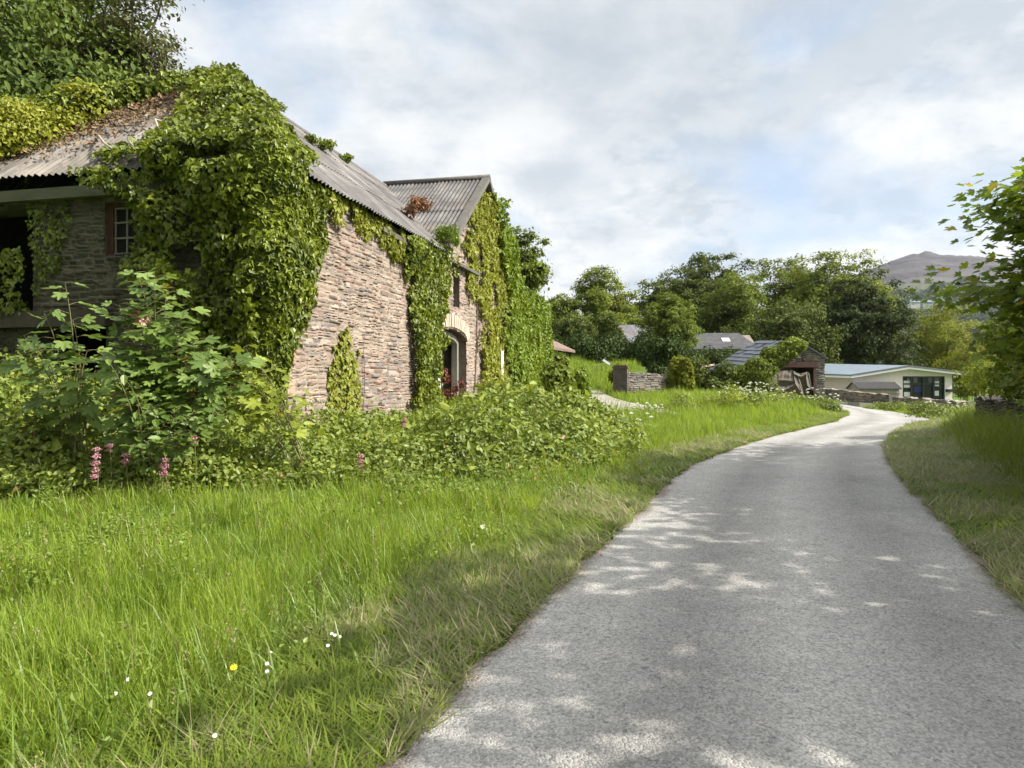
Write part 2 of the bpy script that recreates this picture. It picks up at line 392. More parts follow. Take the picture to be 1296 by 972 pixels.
# ---------------------------------------------------------------- hills
def hill_mat():
    m, t, out = new_mat('moor_heath')
    g = t.new('ShaderNodeNewGeometry'); p = g.outputs['Position']
    s = t.new('ShaderNodeSeparateXYZ'); t.l.new(p, s.inputs[0])
    n = t.noise(p, .006, 7, .65, .3); n2 = t.noise(p, .025, 6, .7); n3 = t.noise(t.mapping(p, (.3, 1, 2.5)), .012, 5, .6, .6)
    moor = t.mix(t.ramp(n, [(.38, 0.0), (.62, 1.0)]), (.050, .046, .052), (.082, .077, .070))
    moor = t.mix(t.ramp(n3, [(.45, 0.0), (.62, .9)]), moor, (.036, .030, .036))
    moor = t.mix(t.ramp(n2, [(.58, 0.0), (.72, .7)]), moor, (.12, .112, .105))
    fld = t.new('ShaderNodeTexVoronoi', ins={'Scale': .011}); t.l.new(p, fld.inputs['Vector'])
    bw = t.new('ShaderNodeRGBToBW'); t.l.new(fld.outputs['Color'], bw.inputs[0])
    green = t.mix(t.ramp(bw.outputs[0], [(.3, 0.0), (.7, 1.0)]), (.04, .062, .024), (.08, .11, .036))
    k = t.ramp(t.math('ADD', s.outputs[2], t.math('MULTIPLY', t.math('SUBTRACT', n, .5), 120.0)), [(0.0, 0.0), (1.0, 1.0)])
    zr = t.new('ShaderNodeMapRange', ins={1: 150.0, 2: 215.0}); t.l.new(t.math('ADD', s.outputs[2], t.math('MULTIPLY', t.math('SUBTRACT', n, .5), 90.0)), zr.inputs[0])
    c = t.mix(zr.outputs[0], green, moor)
    t.l.new(principled(t, c, .95, .1, bump(t, n2, .5, 6.0)).outputs[0], out.inputs[0])
    return m
# skyline of the moor as height against bearing (bearing given as the picture column it stands over)
SKY_X = [-2600, -700, 0, 500, 700, 900, 1020, 1090, 1118, 1140, 1152, 1157, 1163, 1170, 1178, 1192, 1215, 1262, 1330, 1500, 1900, 3200]
SKY_Y = [470, 462, 452, 445, 440, 415, 385, 350, 338, 330, 324.5, 323, 326, 319, 320.5, 328.5, 331, 332, 336, 350, 395, 440]
th = np.concatenate([np.linspace(-2600, 950, 60), np.linspace(960, 1420, 260), np.linspace(1440, 3200, 50)])
rr = np.concatenate([np.linspace(330, 900, 34), np.linspace(930, 2100, 70), np.linspace(2200, 2700, 8)])
TH, RRr = np.meshgrid(th, rr)
q = RRr / 2000
SKY_S = np.convolve(np.pad(np.interp(np.arange(-2600, 3201, 4), SKY_X, SKY_Y), 20, mode='edge'), np.hanning(43)[1:-1] / np.hanning(43)[1:-1].sum(), 'valid')
def skyline(p, q):
    k = smooth(.86, 1.0, q)
    return np.interp(p, SKY_X, SKY_Y) * k + np.interp(p, np.arange(-2600, 3201, 4), SKY_S) * (1 - k)
ztop = (HY - skyline(TH, q)) / FPX * 2000
prof = np.where(q < 1, .17 * smooth(.16, .5, q) + .26 * smooth(.42, .68, q) + .57 * smooth(.62, 1.0, q) ** .85, 1 - .35 * smooth(1, 1.7, q))
HX = (TH - CX) / FPX * RRr; HYY = RRr
near = 1 - smooth(.93, 1.0, q) * (1 - smooth(1.0, 1.08, q))
HZ = ztop * prof + near * smooth(.3, .6, q) * 34 * (fbm(HX, HYY, .004, 3, 6) - .5) + 15 * smooth(.6, .8, q) * (fbm(HX, HYY, .022, 8, 5) - .5)
HZ = HZ - 6 * (1 - smooth(330, 520, RRr))
hills = link('hills', np.stack([HX, HYY, HZ], -1).reshape(-1, 3), grid_faces(*HX.shape), hill_mat(), smooth=True)
tag(hills, 'brown heather moor rising to a small rocky summit above green fields', 'hill', kind='structure')
def hill_pt(px, r):
    qq = np.asarray(r) / 2000; zt = (HY - skyline(px, qq)) / FPX * 2000
    x = (px - CX) / FPX * r
    pr = .17 * smooth(.16, .5, qq) + .26 * smooth(.42, .68, qq) + .57 * smooth(.62, 1.0, qq) ** .85
    z = zt * pr + smooth(.3, .6, qq) * 34 * (fbm(x, r, .004, 3, 6) - .5) + 15 * smooth(.6, .8, qq) * (fbm(x, r, .022, 8, 5) - .5) - 6 * (1 - smooth(330, 520, r))
    return np.stack([x, r + 0 * x, z], -1)
# ================================================================ rubble walls
PAL = np.array([(.36, .27, .215), (.40, .31, .24), (.33, .26, .21), (.29, .25, .22), (.42, .34, .27), (.35, .24, .185), (.37, .30, .25), (.25, .215, .195), (.44, .37, .30), (.38, .275, .21)])
PAL = PAL * .9 + PAL.mean(1, keepdims=True) * .1 * np.array((1.10, .97, .92))
PAL_GREY = np.array([(.22, .20, .18), (.30, .27, .23), (.18, .16, .15), (.34, .30, .26), (.26, .21, .18), (.38, .34, .29)])
MORTAR = np.array((.28, .225, .175))
def stones(xs, zs, seed, course=(.045, .125), length=(.12, .42), relief=.023, pal=PAL, mortar=MORTAR, joint=.021):
    """grid xs by zs: outward displacement and colour of a wall of irregular coursed stones"""
    r = np.random.default_rng(seed)
    X, Z = np.meshgrid(xs, zs)
    Zw = Z + .09 * (fbm(X, Z, 1.1, seed) - .5) + .055 * (vnoise(X, Z, 3.1, seed + 4) - .5) + .022 * (vnoise(X, Z, 9.0, seed + 6) - .5)
    Xw = X + .10 * (vnoise(X, Z, 6.0, seed + 7) - .5)
    # gangs of stones: courses do not line up from one short stretch of wall to the next
    xc = X + .55 * (vnoise(X, Z, 1.7, seed + 11) - .5) * 2 + .25 * (vnoise(X, Z, 4.3, seed + 13) - .5) * 2 + .06 * (vnoise(X, Z, 9, seed + 12) - .5) * 2
    gb = [xs[0] - 1]
    while gb[-1] < xs[-1] + 1: gb.append(gb[-1] + r.uniform(.7, 2.4))
    gb = np.array(gb); gi = np.clip(np.searchsorted(gb, xc) - 1, 0, len(gb) - 2); eg = np.minimum(xc - gb[gi], gb[gi + 1] - xc)
    Zw = Zw * r.uniform(.82, 1.2, len(gb))[gi] + r.uniform(0, 3, len(gb))[gi]; zlo, zhi = Zw.min(), Zw.max()
    zc = [zlo - .3]
    while zc[-1] < zhi + .3: zc.append(zc[-1] + r.uniform(*course))
    zc = np.array(zc); ci = np.clip(np.searchsorted(zc, Zw) - 1, 0, len(zc) - 2)
    ez = np.minimum(Zw - zc[ci], zc[ci + 1] - Zw)
    disp = np.zeros(X.shape); col = np.zeros(X.shape + (3,)); ex = np.full(X.shape, 9.)
    for c in np.unique(ci):
        m = ci == c; k = (zc[c + 1] - zc[c]) / course[1]
        b = [xs[0] - .6]
        while b[-1] < xs[-1] + .6: b.append(b[-1] + r.uniform(*length) * (.55 + .7 * k))
        b = np.array(b); j = np.clip(np.searchsorted(b, Xw[m]) - 1, 0, len(b) - 2)
        ex[m] = np.minimum(Xw[m] - b[j], b[j + 1] - Xw[m])
        off = r.normal(0, .015, len(b)); tilt = r.normal(0, .12, len(b)); ids = r.integers(0, len(pal), len(b)); br = r.uniform(.50, .74, len(b))
        disp[m] = off[j] + tilt[j] * (Zw[m] - zc[c]); col[m] = pal[ids[j]] * br[j][:, None]
    e = np.minimum(np.minimum(ez, ex), eg)
    face = smooth(0, .028, e)
    disp = np.clip(disp, -.02, .03) * face + relief * face + .012 * (vnoise(X, Z, 16, seed + 2) - .5) * face
    mk = (1 - smooth(joint * .5, joint, e))[..., None] * smooth(.25, .6, vnoise(X, Z, 1.1, seed + 5))[..., None]
    col = col * (1 - mk) + mortar * mk
    return X, Z, disp, col
STONE = tone_mat('rubble_stone'); STONE_DARK = tone_mat('shaded_damp_stone', fine=30)
def wall_sheet(name, x0, x1, z0, z1, res, seed, place, mat, parent, hole=None, keep=None, **kw):
    """place(x, disp, z) -> points"""
    xs = np.linspace(x0, x1, max(2, int((x1 - x0) / res) + 1)); zs = np.linspace(z0, z1, max(2, int((z1 - z0) / res) + 1))
    X, Z, D, Cc = stones(xs, zs, seed, **kw)
    V = place(X.ravel(), D.ravel(), Z.ravel()); F = grid_faces(len(zs), len(xs))
    fx = X.ravel()[F].mean(1); fz = Z.ravel()[F].mean(1); k = np.ones(len(F), bool)
    if hole is not None: k &= ~hole(fx, fz)
    if keep is not None: k &= keep(fx, fz)
    return link(name, V, F[k], mat, parent, smooth=False, color=Cc.reshape(-1, 3))

# ================================================================ the barn: local s along the lane side, d inwards, z up
BX, BY = -3.9, 11.5
WV = np.array((.2237, .9747)); NV_ = np.array((-.9747, .2237))
def B(s, d, z):
    s = np.asarray(s, float); d = np.asarray(d, float); z = np.broadcast_to(np.asarray(z, float), np.broadcast(s, d).shape)
    return np.stack([BX + WV[0] * s + NV_[0] * d, BY + WV[1] * s + NV_[1] * d, z], -1)
barn = thing('stone_barn', 'long derelict pink-brown rubble stone barn with corrugated hipped roof and a tall cross gable', 'barn', (BX, BY, 0), math.atan2(WV[1], WV[0]))
EV, PIT, LB, WB = 5.23, .86, 26.0, 8.0
GS0, GSA, GS1, GZ_ = 9.45, 13.9, 18.35, 8.79      # cross gable: foot, apex, foot, apex height
GP = .735
def in_door(s, z): return (s > 8.7) & (s < 11.7) & (z < 2.78 + .32 * np.sqrt(np.clip(1 - ((s - 10.2) / 1.5) ** 2, 0, 1)))
def in_slit(s, z): return (s > 10.3) & (s < 10.95) & (z > 3.82) & (z < 4.95)
def in_door2(s, z): return (s > 16.3) & (s < 17.5) & (z < 2.6)
def in_peak(s, z): return (s > 13.35) & (s < 13.85) & (z > 6.4) & (z < 7.5)
def side_holes(s, z): return in_door(s, z) | in_slit(s, z) | in_door2(s, z) | in_peak(s, z)
def lane_keep(s, z):
    zc = GZ_ - .12 - np.abs(s - GSA) * GP
    return np.where((s > GS0) & (s < GS1), z < np.maximum(zc, EV + .05), z < EV + .06)
o = wall_sheet('wall', .25, 9.45, -.1, 5.3, .026, 21, lambda x, D, z: np.stack([x, .25 - D, z], -1), STONE, barn, side_holes, lane_keep)
o = wall_sheet('gable_wall', 9.45, 18.4, -.1, 8.8, .045, 22, lambda x, D, z: np.stack([x, .25 - D, z], -1), STONE, barn, side_holes, lane_keep)
wall_sheet('wall', 18.4, 25.75, -.1, 5.3, .09, 23, lambda x, D, z: np.stack([x, .25 - D, z], -1), STONE, barn)
def end_hole(d, z):
    win = (d > 2.35) & (d < 3.58) & (z > 3.8) & (z < 4.75)
    hay = (d > 5.15) & (d < 6.7) & (z > 2.85) & (z < 4.75)
    low = (d > 3.55) & (d < 5.15) & (z < 2.5)
    return win | hay | low
wall_sheet('end_wall', .25, 7.75, -.1, 5.1, .032, 24, lambda x, D, z: np.stack([.25 - D, x, z], -1), STONE_DARK, barn, end_hole, pal=PAL_GREY * .34 + np.array((.03, .026, .010)), mortar=np.array((.14, .125, .09)))  # stone colours darkened to carry this wall's shade as well as damp dirt
wm = plain_mat('limewash_inner', (.72, .70, .64), .95, .1, .35, 2.5)
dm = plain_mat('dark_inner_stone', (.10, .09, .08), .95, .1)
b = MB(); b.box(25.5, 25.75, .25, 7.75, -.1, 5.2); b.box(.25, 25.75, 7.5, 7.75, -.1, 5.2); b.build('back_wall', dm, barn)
b = MB(); b.box(.8, 25.4, .9, 7.4, 2.62, 2.74)
b.build('loft_floor', plain_mat('old_boards', (.16, .12, .09), .9, .1), barn)
b = MB(); b.box(6.8, 14.2, 1.1, 1.25, -.1, 2.6); b.box(13.9, 14.05, .75, 1.09, -.1, 2.6); b.box(6.8, 14.2, 1.12, 1.25, 2.75, 4.2); b.build('inner_wall', wm, barn)

# reveals give the openings the wall's thickness
def arch_pts(s0, s1, zs, rise, n=14):
    t = np.linspace(0, 1, n); s = s0 + (s1 - s0) * t
    return [(a, zs + rise * math.sqrt(max(0, 1 - ((a - (s0 + s1) / 2) / ((s1 - s0) / 2)) ** 2))) for a in s]
def reveal(pts, axis_, d0, d1, mat, name):
    n = len(pts); V = []; F = []
    for (u, z) in pts:
        for dd in (d0, d1): V.append((u, dd, z) if axis_ == 's' else (dd, u, z))
    for i in range(n - 1): F.append((2 * i, 2 * i + 1, 2 * i + 3, 2 * i + 2))
    return link(name, V, np.array(F), mat, barn)
rv = plain_mat('reveal_brick', (.22, .17, .14), .9, .15, .45, 9.0, bumpy=.8)
ap = arch_pts(8.7, 11.7, 2.78, .32)
reveal([(8.7, -.1)] + ap + [(11.7, -.1)], 's', .23, .75, rv, 'doorway_reveal')
reveal([(10.3, 3.82), (10.3, 4.95), (10.95, 4.95), (10.95, 3.82), (10.3, 3.82)], 's', .23, .62, rv, 'slit_reveal')
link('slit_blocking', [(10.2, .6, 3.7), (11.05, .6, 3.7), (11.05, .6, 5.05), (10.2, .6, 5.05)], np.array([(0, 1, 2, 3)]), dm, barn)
reveal([(16.3, -.1), (16.3, 2.6), (17.5, 2.6), (17.5, -.1)], 's', .23, .75, rv, 'doorway_reveal')
reveal([(13.35, 6.4), (13.35, 7.5), (13.85, 7.5), (13.85, 6.4), (13.35, 6.4)], 's', .23, .7, rv, 'slit_reveal')
rv2 = plain_mat('reveal_grey', (.17, .15, .12), .9, .15, .4, 7.0, bumpy=.8)
reveal([(3.55, -.1), (3.55, 2.5), (5.15, 2.5), (5.15, -.1)], 'd', .23, .8, rv2, 'doorway_reveal')
reveal([(5.15, 2.85), (5.15, 4.75), (6.7, 4.75), (6.7, 2.85), (5.15, 2.85)], 'd', .23, .8, rv2, 'hatch_reveal')
reveal([(2.35, 3.8), (2.35, 4.75), (3.58, 4.75), (3.58, 3.8), (2.35, 3.8)], 'd', .23, .7, rv2, 'window_reveal')

# cut stones of the arch, each set a little unevenly
b = MB(); vs = arch_pts(8.62, 11.78, 2.78, .38, 24)
vm = tone_mat('arch_stone', fine=30)
for i in range(23):
    (s0, z0), (s1, z1) = vs[i], vs[i + 1]
    c0 = np.array((s0, z0)); c1 = np.array((s1, z1)); ctr = np.array((10.2, 1.6))
    h = .40 + random.uniform(-.03, .03); g = .012
    tdir = (c1 - c0) / np.linalg.norm(c1 - c0); c0 = c0 + tdir * g; c1 = c1 - tdir * g
    q0 = c0 + (c0 - ctr) / np.linalg.norm(c0 - ctr) * h; q1 = c1 + (c1 - ctr) / np.linalg.norm(c1 - ctr) * h
    y = .20 - random.uniform(0, .025)
    k = random.uniform(.8, 1.15)
    b.prism([tuple(c0), tuple(c1), tuple(q1), tuple(q0)], y, .4, C=np.array((.44, .37, .29)) * k)
b.build('door_arch', vm, barn, color=True)
fm = plain_mat('weathered_frame', (.24, .22, .19), .8, .2, .35, 12.0, stretch=(1, 1, .2))
b = MB(); b.box(11.30, 11.44, .42, .58, 0, 2.72); b.box(8.95, 9.09, .42, .58, 0, 2.7)
fa = arch_pts(8.95, 11.44, 2.68, .28, 16)
for (s0, z0), (s1, z1) in zip(fa[:-1], fa[1:]): b.beam((s0, .5, z0), (s1, .5, z1), .16, .12, up=(0, 1, 0))
b.build('door_frame', fm, barn)
# drip board under the gable, eaves boards
bm_ = plain_mat('grey_timber', (.12, .108, .09), .85, .2, .4, 14.0, stretch=(.25, 1, 1))
b = MB(); b.box(9.3, 12.6, .02, .22, 5.08, 5.17); b.build('drip_board', bm_, barn)
for s0_, s1_, dz_ in ((4.6, 6.2, .0), (6.35, 7.9, -.05), (8.0, 9.2, .02)): b = MB(); b.beam((s0_, .13, 5.03 + dz_), (s1_, .13, 5.0 - dz_), .10, .11); b.build('eaves_board', bm_, barn)
bm2 = plain_mat('pale_fascia', (.15, .145, .095), .85, .2, .4, 6.0, stretch=(1, .2, 1))
b = MB(); b.box(.06, .2, .3, 7.75, 4.84, 5.04); b.build('wall_plate', bm2, barn)
b = MB(); b.box(.04, .24, 3.4, 6.9, 2.52, 2.82); b.build('lintel', plain_mat('old_lintel', (.09, .08, .06), .9, .1, .3), barn)
wp = plain_mat('flaking_render', (.13, .12, .105), .95, .1, .45, 3.0)
b = MB(); b.box(.12, .3, 5.15, 6.6, 0, 1.55); b.build('rendered_patch', wp, barn)
wj = plain_mat('whitewashed_post', (.66, .62, .55), .85, .2, .35, 6.0)
b = MB(); b.box(15.95, 16.32, .08, .3, 0, 2.65); b.build('door_post', wj, barn)
# quoin blocks at the corner
b = MB(); z = .05; k = 0
qm = tone_mat('red_quoin', fine=22, amt=.45)
while z < 2.3:
    h = random.uniform(.24, .34); ln = (.75, .45)[k % 2] + random.uniform(-.06, .06); wd = (.45, .75)[k % 2]
    c = np.array(((.40, .26, .19), (.44, .33, .25), (.36, .23, .18))[k % 3]) * random.uniform(.62, .8)
    b.box(.195, .25 + ln, .195, .25 + wd, z + .008, z + h - .008, C=c); z += h; k += 1
qo = b.build('quoin', qm, barn, color=True)
bv = qo.modifiers.new('soft_edges', 'BEVEL'); bv.width = .018; bv.segments = 2
# window with cast glazing bars
wf = thing('window', None, None); wf.parent = barn
iron = plain_mat('flaking_window_paint', (.24, .21, .18), .7, .3, .3, 20)
redw = plain_mat('red_brown_frame', (.10, .045, .03), .8, .2, .4, 10, stretch=(1, 1, .3))
b = MB(); b.box(.3, .42, 3.46, 3.6, 3.78, 4.78); b.box(.3, .42, 2.33, 2.45, 3.78, 4.78); b.box(.3, .42, 2.45, 3.46, 4.68, 4.78); b.build('frame', redw, wf)
b = MB()
for dd in np.linspace(2.47, 3.44, 5): b.box(.33, .37, dd - .016, dd + .016, 3.84, 4.66)
for z in (3.84, 4.12, 4.40, 4.66): b.box(.322, .378, 2.45, 3.46, z - .016, z + .016)
b.build('glazing_bar', iron, wf)
gl, t, out = new_mat('dusty_glass'); t.l.new(principled(t, (.012, .013, .012), .6, .08).outputs[0], out.inputs[0])
b = MB(); b.box(.352, .357, 2.45, 3.46, 3.86, 4.64); b.build('pane', gl, wf)
wf.name = 'window'

# ---------------------------------------------------------------- corrugated roofs
def roof_mat(name, base, lichen, axis_='x'):
    m, t, out = new_mat(name)
    tc = t.new('ShaderNodeTexCoord'); p = tc.outputs['Object']
    st = t.noise(t.mapping(p, (6, .5, .5) if axis_ == 'x' else (.5, 6, .5)), 1.0, 5, .65)
    n = t.noise(p, 1.4, 6, .65); n2 = t.noise(p, 14, 5, .7)
    c = t.mix(t.ramp(st, [(.3, 0.0), (.7, 1.0)]), base, tuple(x * .55 for x in base))
    c = t.mix(t.ramp(n, [(.48, 0.0), (.68, .75)]), c, lichen)
    c = t.mix(t.ramp(n2, [(.55, 0.0), (.7, .6)]), c, (.10, .085, .07))
    # every sheet has weathered to its own tone; rust bleeds down from the fixings
    s = t.new('ShaderNodeSeparateXYZ'); t.l.new(p, s.inputs[0]); u = s.outputs[0 if axis_ == 'x' else 1]; v = s.outputs[2]
    cb = t.new('ShaderNodeCombineXYZ'); t.put(cb.inputs[0], t.math('FLOOR', t.math('DIVIDE', u, .95))); t.put(cb.inputs[1], t.math('FLOOR', t.math('DIVIDE', v, 1.01)))
    wn_ = t.new('ShaderNodeTexWhiteNoise'); t.l.new(cb.outputs[0], wn_.inputs['Vector'])
    c = t.mix(.75, c, t.ramp(wn_.outputs['Value'], [(0.0, .68), (.8, 1.1), (1.0, 1.5)]), 'MULTIPLY')
    rs_ = t.noise(t.mapping(p, (9, .35, .35) if axis_ == 'x' else (.35, 9, .35), loc=(3, 3, 3)), 1.0, 4, .6)
    c = t.mix(t.ramp(rs_, [(.60, 0.0), (.74, .6)]), c, (.16, .085, .045))
    c = t.mix(t.ramp(t.noise(p, 3.2, 5, .7), [(.58, 0.0), (.70, .7)]), c, (.045, .05, .03))
    t.l.new(principled(t, c, .9, .2, bump(t, n2, .3, .01)).outputs[0], out.inputs[0])
    return m
RM = roof_mat('lichened_corrugated_sheet', (.15, .142, .138), (.22, .208, .19)); RMY = roof_mat('weathered_corrugated_sheet', (.185, .168, .15), (.25, .22, .18), 'y')
def corrugated(name, u0, u1, lo, hi, place, mat, parent, wave=.146, amp=.024, step=.0183, course=1.55):
    """columns at u running from lo(u) to hi(u) up the slope; place(u, v, lift)"""
    us = np.arange(u0, u1, step); a = lo(us); h = hi(us); k = h > a + .02; 
    mbb = MB(); vmax = h.max() if len(h) else 0
    v0 = a.min(); cs = np.arange(v0, vmax, course)
    lift = amp * np.cos(us / wave * 2 * np.pi)
    joint = .015 * (np.floor(us / .95) % 2)
    for c0 in cs:
        lo_ = np.maximum(a, c0 - .1); hi_ = np.minimum(h, c0 + course)
        ok = (hi_ > lo_ + .03) & k
        n = 4; tt = np.linspace(0, 1, n)
        vv = lo_[:, None] + (hi_ - lo_)[:, None] * tt
        sag = .03 * (fbm(us[:, None] * np.ones(n), vv, .35, 4) - .5)
        L = (lift + joint)[:, None] + .022 * (1 - (vv - c0) / course) + sag
        V = place(np.repeat(us[:, None], n, 1).ravel(), vv.ravel(), L.ravel())
        F = grid_faces(len(us), n); kk = ok[:-1] & ok[1:]
        F = F.reshape(len(us) - 1, n - 1, 4)[kk].reshape(-1, 4)
        if len(F): mbb.add(V, F)
    o = mbb.build(name, mat, parent, smooth=True)
    return o
cn = 1 / math.sqrt(1 + PIT ** 2); sn = PIT * cn
def valley(s):
    zc = GZ_ - np.abs(s - GSA) * GP
    return np.where((s > GS0 + .05) & (s < GS1 - .05), np.clip((zc - EV) / PIT - .25, 0, 4), 0)
corrugated('roof', 0, LB, valley, lambda s: np.minimum(np.minimum(s, LB - s), 4.0), lambda u, v, L: np.stack([u, v - L * sn, EV + PIT * v + L * cn], -1), RM, barn)
corrugated('roof', 0, LB, lambda s: 0 * s, lambda s: np.minimum(np.minimum(s, LB - s), 4.0), lambda u, v, L: np.stack([u, WB - v + L * sn, EV + PIT * v + L * cn], -1), RM, barn, step=.0365)
corrugated('hip_roof', 0, WB, lambda s: 0 * s, lambda s: np.minimum(s, WB - s), lambda u, v, L: np.stack([v - L * sn, u, EV + PIT * v + L * cn], -1), RMY, barn)
corrugated('hip_roof', 0, WB, lambda s: 0 * s, lambda s: np.minimum(s, WB - s), lambda u, v, L: np.stack([LB - v + L * sn, u, EV + PIT * v + L * cn], -1), RMY, barn, step=.0365)
# cross gable: u runs along d from the verge to the main ridge, v down-slope measured up from the valley
gc = 1 / math.sqrt(1 + GP ** 2); gs = GP * gc
for sg in (-1, 1):
    def lo_(u): return np.clip(((EV + PIT * np.clip(u, 0, 4)) - (GZ_ - 4.5 * GP)) / GP - .12, .0, 4.5) if True else 0
    def pl(u, v, L, sg=sg): return np.stack([GSA + sg * (4.5 - v + L * gs), u, GZ_ - (4.5 - v) * GP + L * gc], -1)
    corrugated('cross_roof', .03, 4.2, lo_, lambda u: 4.5 + 0 * u, pl, RM if sg < 0 else RM, barn, course=2.3)
# ridge and hip cappings, verges
rc = plain_mat('ridge_capping', (.16, .15, .14), .9, .2, .35, 5.0)
b = MB(); b.tube([(4, 4, 8.7), (LB - 4, 4, 8.7)], .09, 8); b.build('ridge_cap', rc, barn, smooth=True)
for q0, q1 in (((0, 0, EV), (4, 4, 8.7)), ((0, 8, EV), (4, 4, 8.7)), ((LB, 0, EV), (LB - 4, 4, 8.7)), ((LB, 8, EV), (LB - 4, 4, 8.7))):
    b = MB(); b.tube([q0, q1], .08, 8); b.build('hip_cap', rc, barn, smooth=True)
b = MB(); b.tube([(GSA, .0, GZ_ + .04), (GSA, 4.1, GZ_ + .04)], .10, 8); b.build('ridge_cap', rc, barn, smooth=True)
vg = plain_mat('verge_stone', (.14, .13, .115), .9, .2, .35, 7.0)
for e in (GS0 - .1, GS1 + .1):
    b = MB(); b.beam((e, .13, GZ_ - abs(e - GSA) * GP - .02), (GSA, .13, GZ_ - .02), .26, .16); b.build('gable_coping', vg, barn)
# lower lean-to block behind the far end
lo = thing('low_outhouse', 'low white-walled outhouse with brown sagging eaves at the far end of the barn', 'outhouse', tuple(B(26.6, 0, 0)), math.atan2(WV[1], WV[0]))
b = MB(); b.box(.3, 5.8, .5, 4.0, 0, 3.4); b.build('wall', plain_mat('dirty_whitewash', (.68, .66, .62), .9, .1, .3, 2.0), lo)
V = [(-.1, -.2, 3.25), (6.3, -.5, 3.3), (6.2, 2.2, 4.6), (-.1, 2.2, 4.7), (-.1, 4.4, 3.4), (6.3, 4.4, 3.4)]
V2 = [(x, y, z - .14) for x, y, z in V]
F = [np.array([(0, 1, 2, 3), (3, 2, 5, 4), (9, 8, 7, 6), (10, 11, 8, 9), (0, 6, 7, 1), (1, 7, 8, 2), (2, 8, 11, 5), (4, 10, 9, 3), (3, 9, 6, 0), (5, 11, 10, 4)])]
link('roof', V + V2, F, plain_mat('rusty_brown_sheet', (.20, .14, .11), .85, .2, .4, 3.0), lo)
# ================================================================ leaf materials
IVY_M = leaf_mat('ivy_leaf', (.030, .050, .007), (.255, .305, .028), .28, .40, 1.3, .6, .3)
IVY_Y = leaf_mat('yellow_green_ivy', (.14, .165, .018), (.34, .35, .055), .32, .48, .7, .4, .22)
IVY_G = leaf_mat('fresh_ivy', (.075, .130, .012), (.25, .32, .030), .3, .45, .5, .45, .22)
STEM = plain_mat('ivy_stem', (.16, .12, .08), .9, .1, .4, 8.0)
PALE_STEM = plain_mat('bleached_stem', (.42, .35, .27), .9, .1, .3, 8.0)
BARK = plain_mat('tree_bark', (.11, .09, .07), .95, .1, .45, 5.0, bumpy=.5, stretch=(1, 1, .3))
BARK_PALE = plain_mat('pale_bark', (.24, .21, .17), .95, .1, .45, 5.0, bumpy=.4, stretch=(1, 1, .3))

def foliage(name, mat, parts, parent, origin=None):
    m = MB()
    for V, F in parts: m.add(V, F)
    o = m.build(name, mat, parent, origin)
    return o

# ================================================================ ivy on the barn
def plane_side(s, z, off): return B(s, .25 - off, z)                    # lane side wall
def plane_end(d, z, off): return B(.25 - off, d, z)                     # end wall
def plane_slope(s, v, off): return B(s, v - off * sn, EV + PIT * v + off * cn)
def plane_hip(d, v, off): return B(v - off * sn, d, EV + PIT * v + off * cn)
N_SIDE = np.array([-NV_[0], -NV_[1], .0]); N_END = np.array([-WV[0], -WV[1], 0.]); 
N_SLOPE = np.array([-NV_[0] * sn, -NV_[1] * sn, cn]); N_HIP = np.array([-WV[0] * sn, -WV[1] * sn, cn])
def climb(plane, nrm, ur, vr, poly, dens, size, thick, seed=1, tpl=IVY, droop=(0, 0, -1), lump=.9, rough=.35, edge_noise=6, gap=.0, up=.25):
    """leaves over a region of a wall or roof plane; POLY outlines the region as it is seen from the lane"""
    n = int((ur[1] - ur[0]) * (vr[1] - vr[0]) * dens)
    u = rng.uniform(*ur, n); v = rng.uniform(*vr, n)
    P0 = plane(u, v, 0 * u); px, py = to_px(P0)
    px = px + edge_noise * (vnoise(u, v, 2.2, seed) - .5) * 2 + edge_noise * .6 * (vnoise(u, v, 7, seed + 1) - .5) * 2
    py = py + edge_noise * (vnoise(u, v, 2.2, seed + 3) - .5) * 2
    k = in_poly(px, py, poly)
    if gap: k &= (fbm(u, v, 1.6, seed + 9) > gap)
    u = u[k]; v = v[k]
    body = thick * (.35 + 1.3 * fbm(u, v, lump, seed + 5, 3) - .3) + .25 * thick * (vnoise(u, v, 4.5, seed + 8) - .5)
    body = np.maximum(body, .03)
    off = body * (1 - np.abs(rng.normal(0, .28, len(u))).clip(0, .9))
    P = plane(u, v, off)
    gu = (fbm(u + .12, v, lump, seed + 5, 3) - fbm(u - .12, v, lump, seed + 5, 3)) * thick * 5
    gv = (fbm(u, v + .12, lump, seed + 5, 3) - fbm(u, v - .12, lump, seed + 5, 3)) * thick * 5
    a = plane(np.array([1.]), np.array([0.]), np.array([0.]))[0] - plane(np.array([0.]), np.array([0.]), np.array([0.]))[0]
    c = unit(plane(np.array([0.]), np.array([1.]), np.array([0.]))[0] - plane(np.array([0.]), np.array([0.]), np.array([0.]))[0])
    N = nrm - gu[:, None] * a - gv[:, None] * c + np.array([0, 0, up])
    sz = size * rng.choice([.5, .7, .9, 1.1, 1.45], len(u), p=[.2, .25, .25, .2, .1]) * rng.uniform(.9, 1.1, len(u))
    return scatter(tpl, P, N, droop, sz, rough, .55)
def vines(mat, parent, plane, starts, origin):
    for (u0, v0, u1, v1, r) in starts:
        b = MB(); n = 12; t = np.linspace(0, 1, n)
        u = u0 + (u1 - u0) * t + .08 * np.sin(t * 7 + u0 * 3) * (t > 0); v = v0 + (v1 - v0) * t
        b.tube(plane(u, v, .05 + 0 * t), np.linspace(r, r * .45, n), 6)
        b.build('stem', mat, parent, origin, smooth=True)

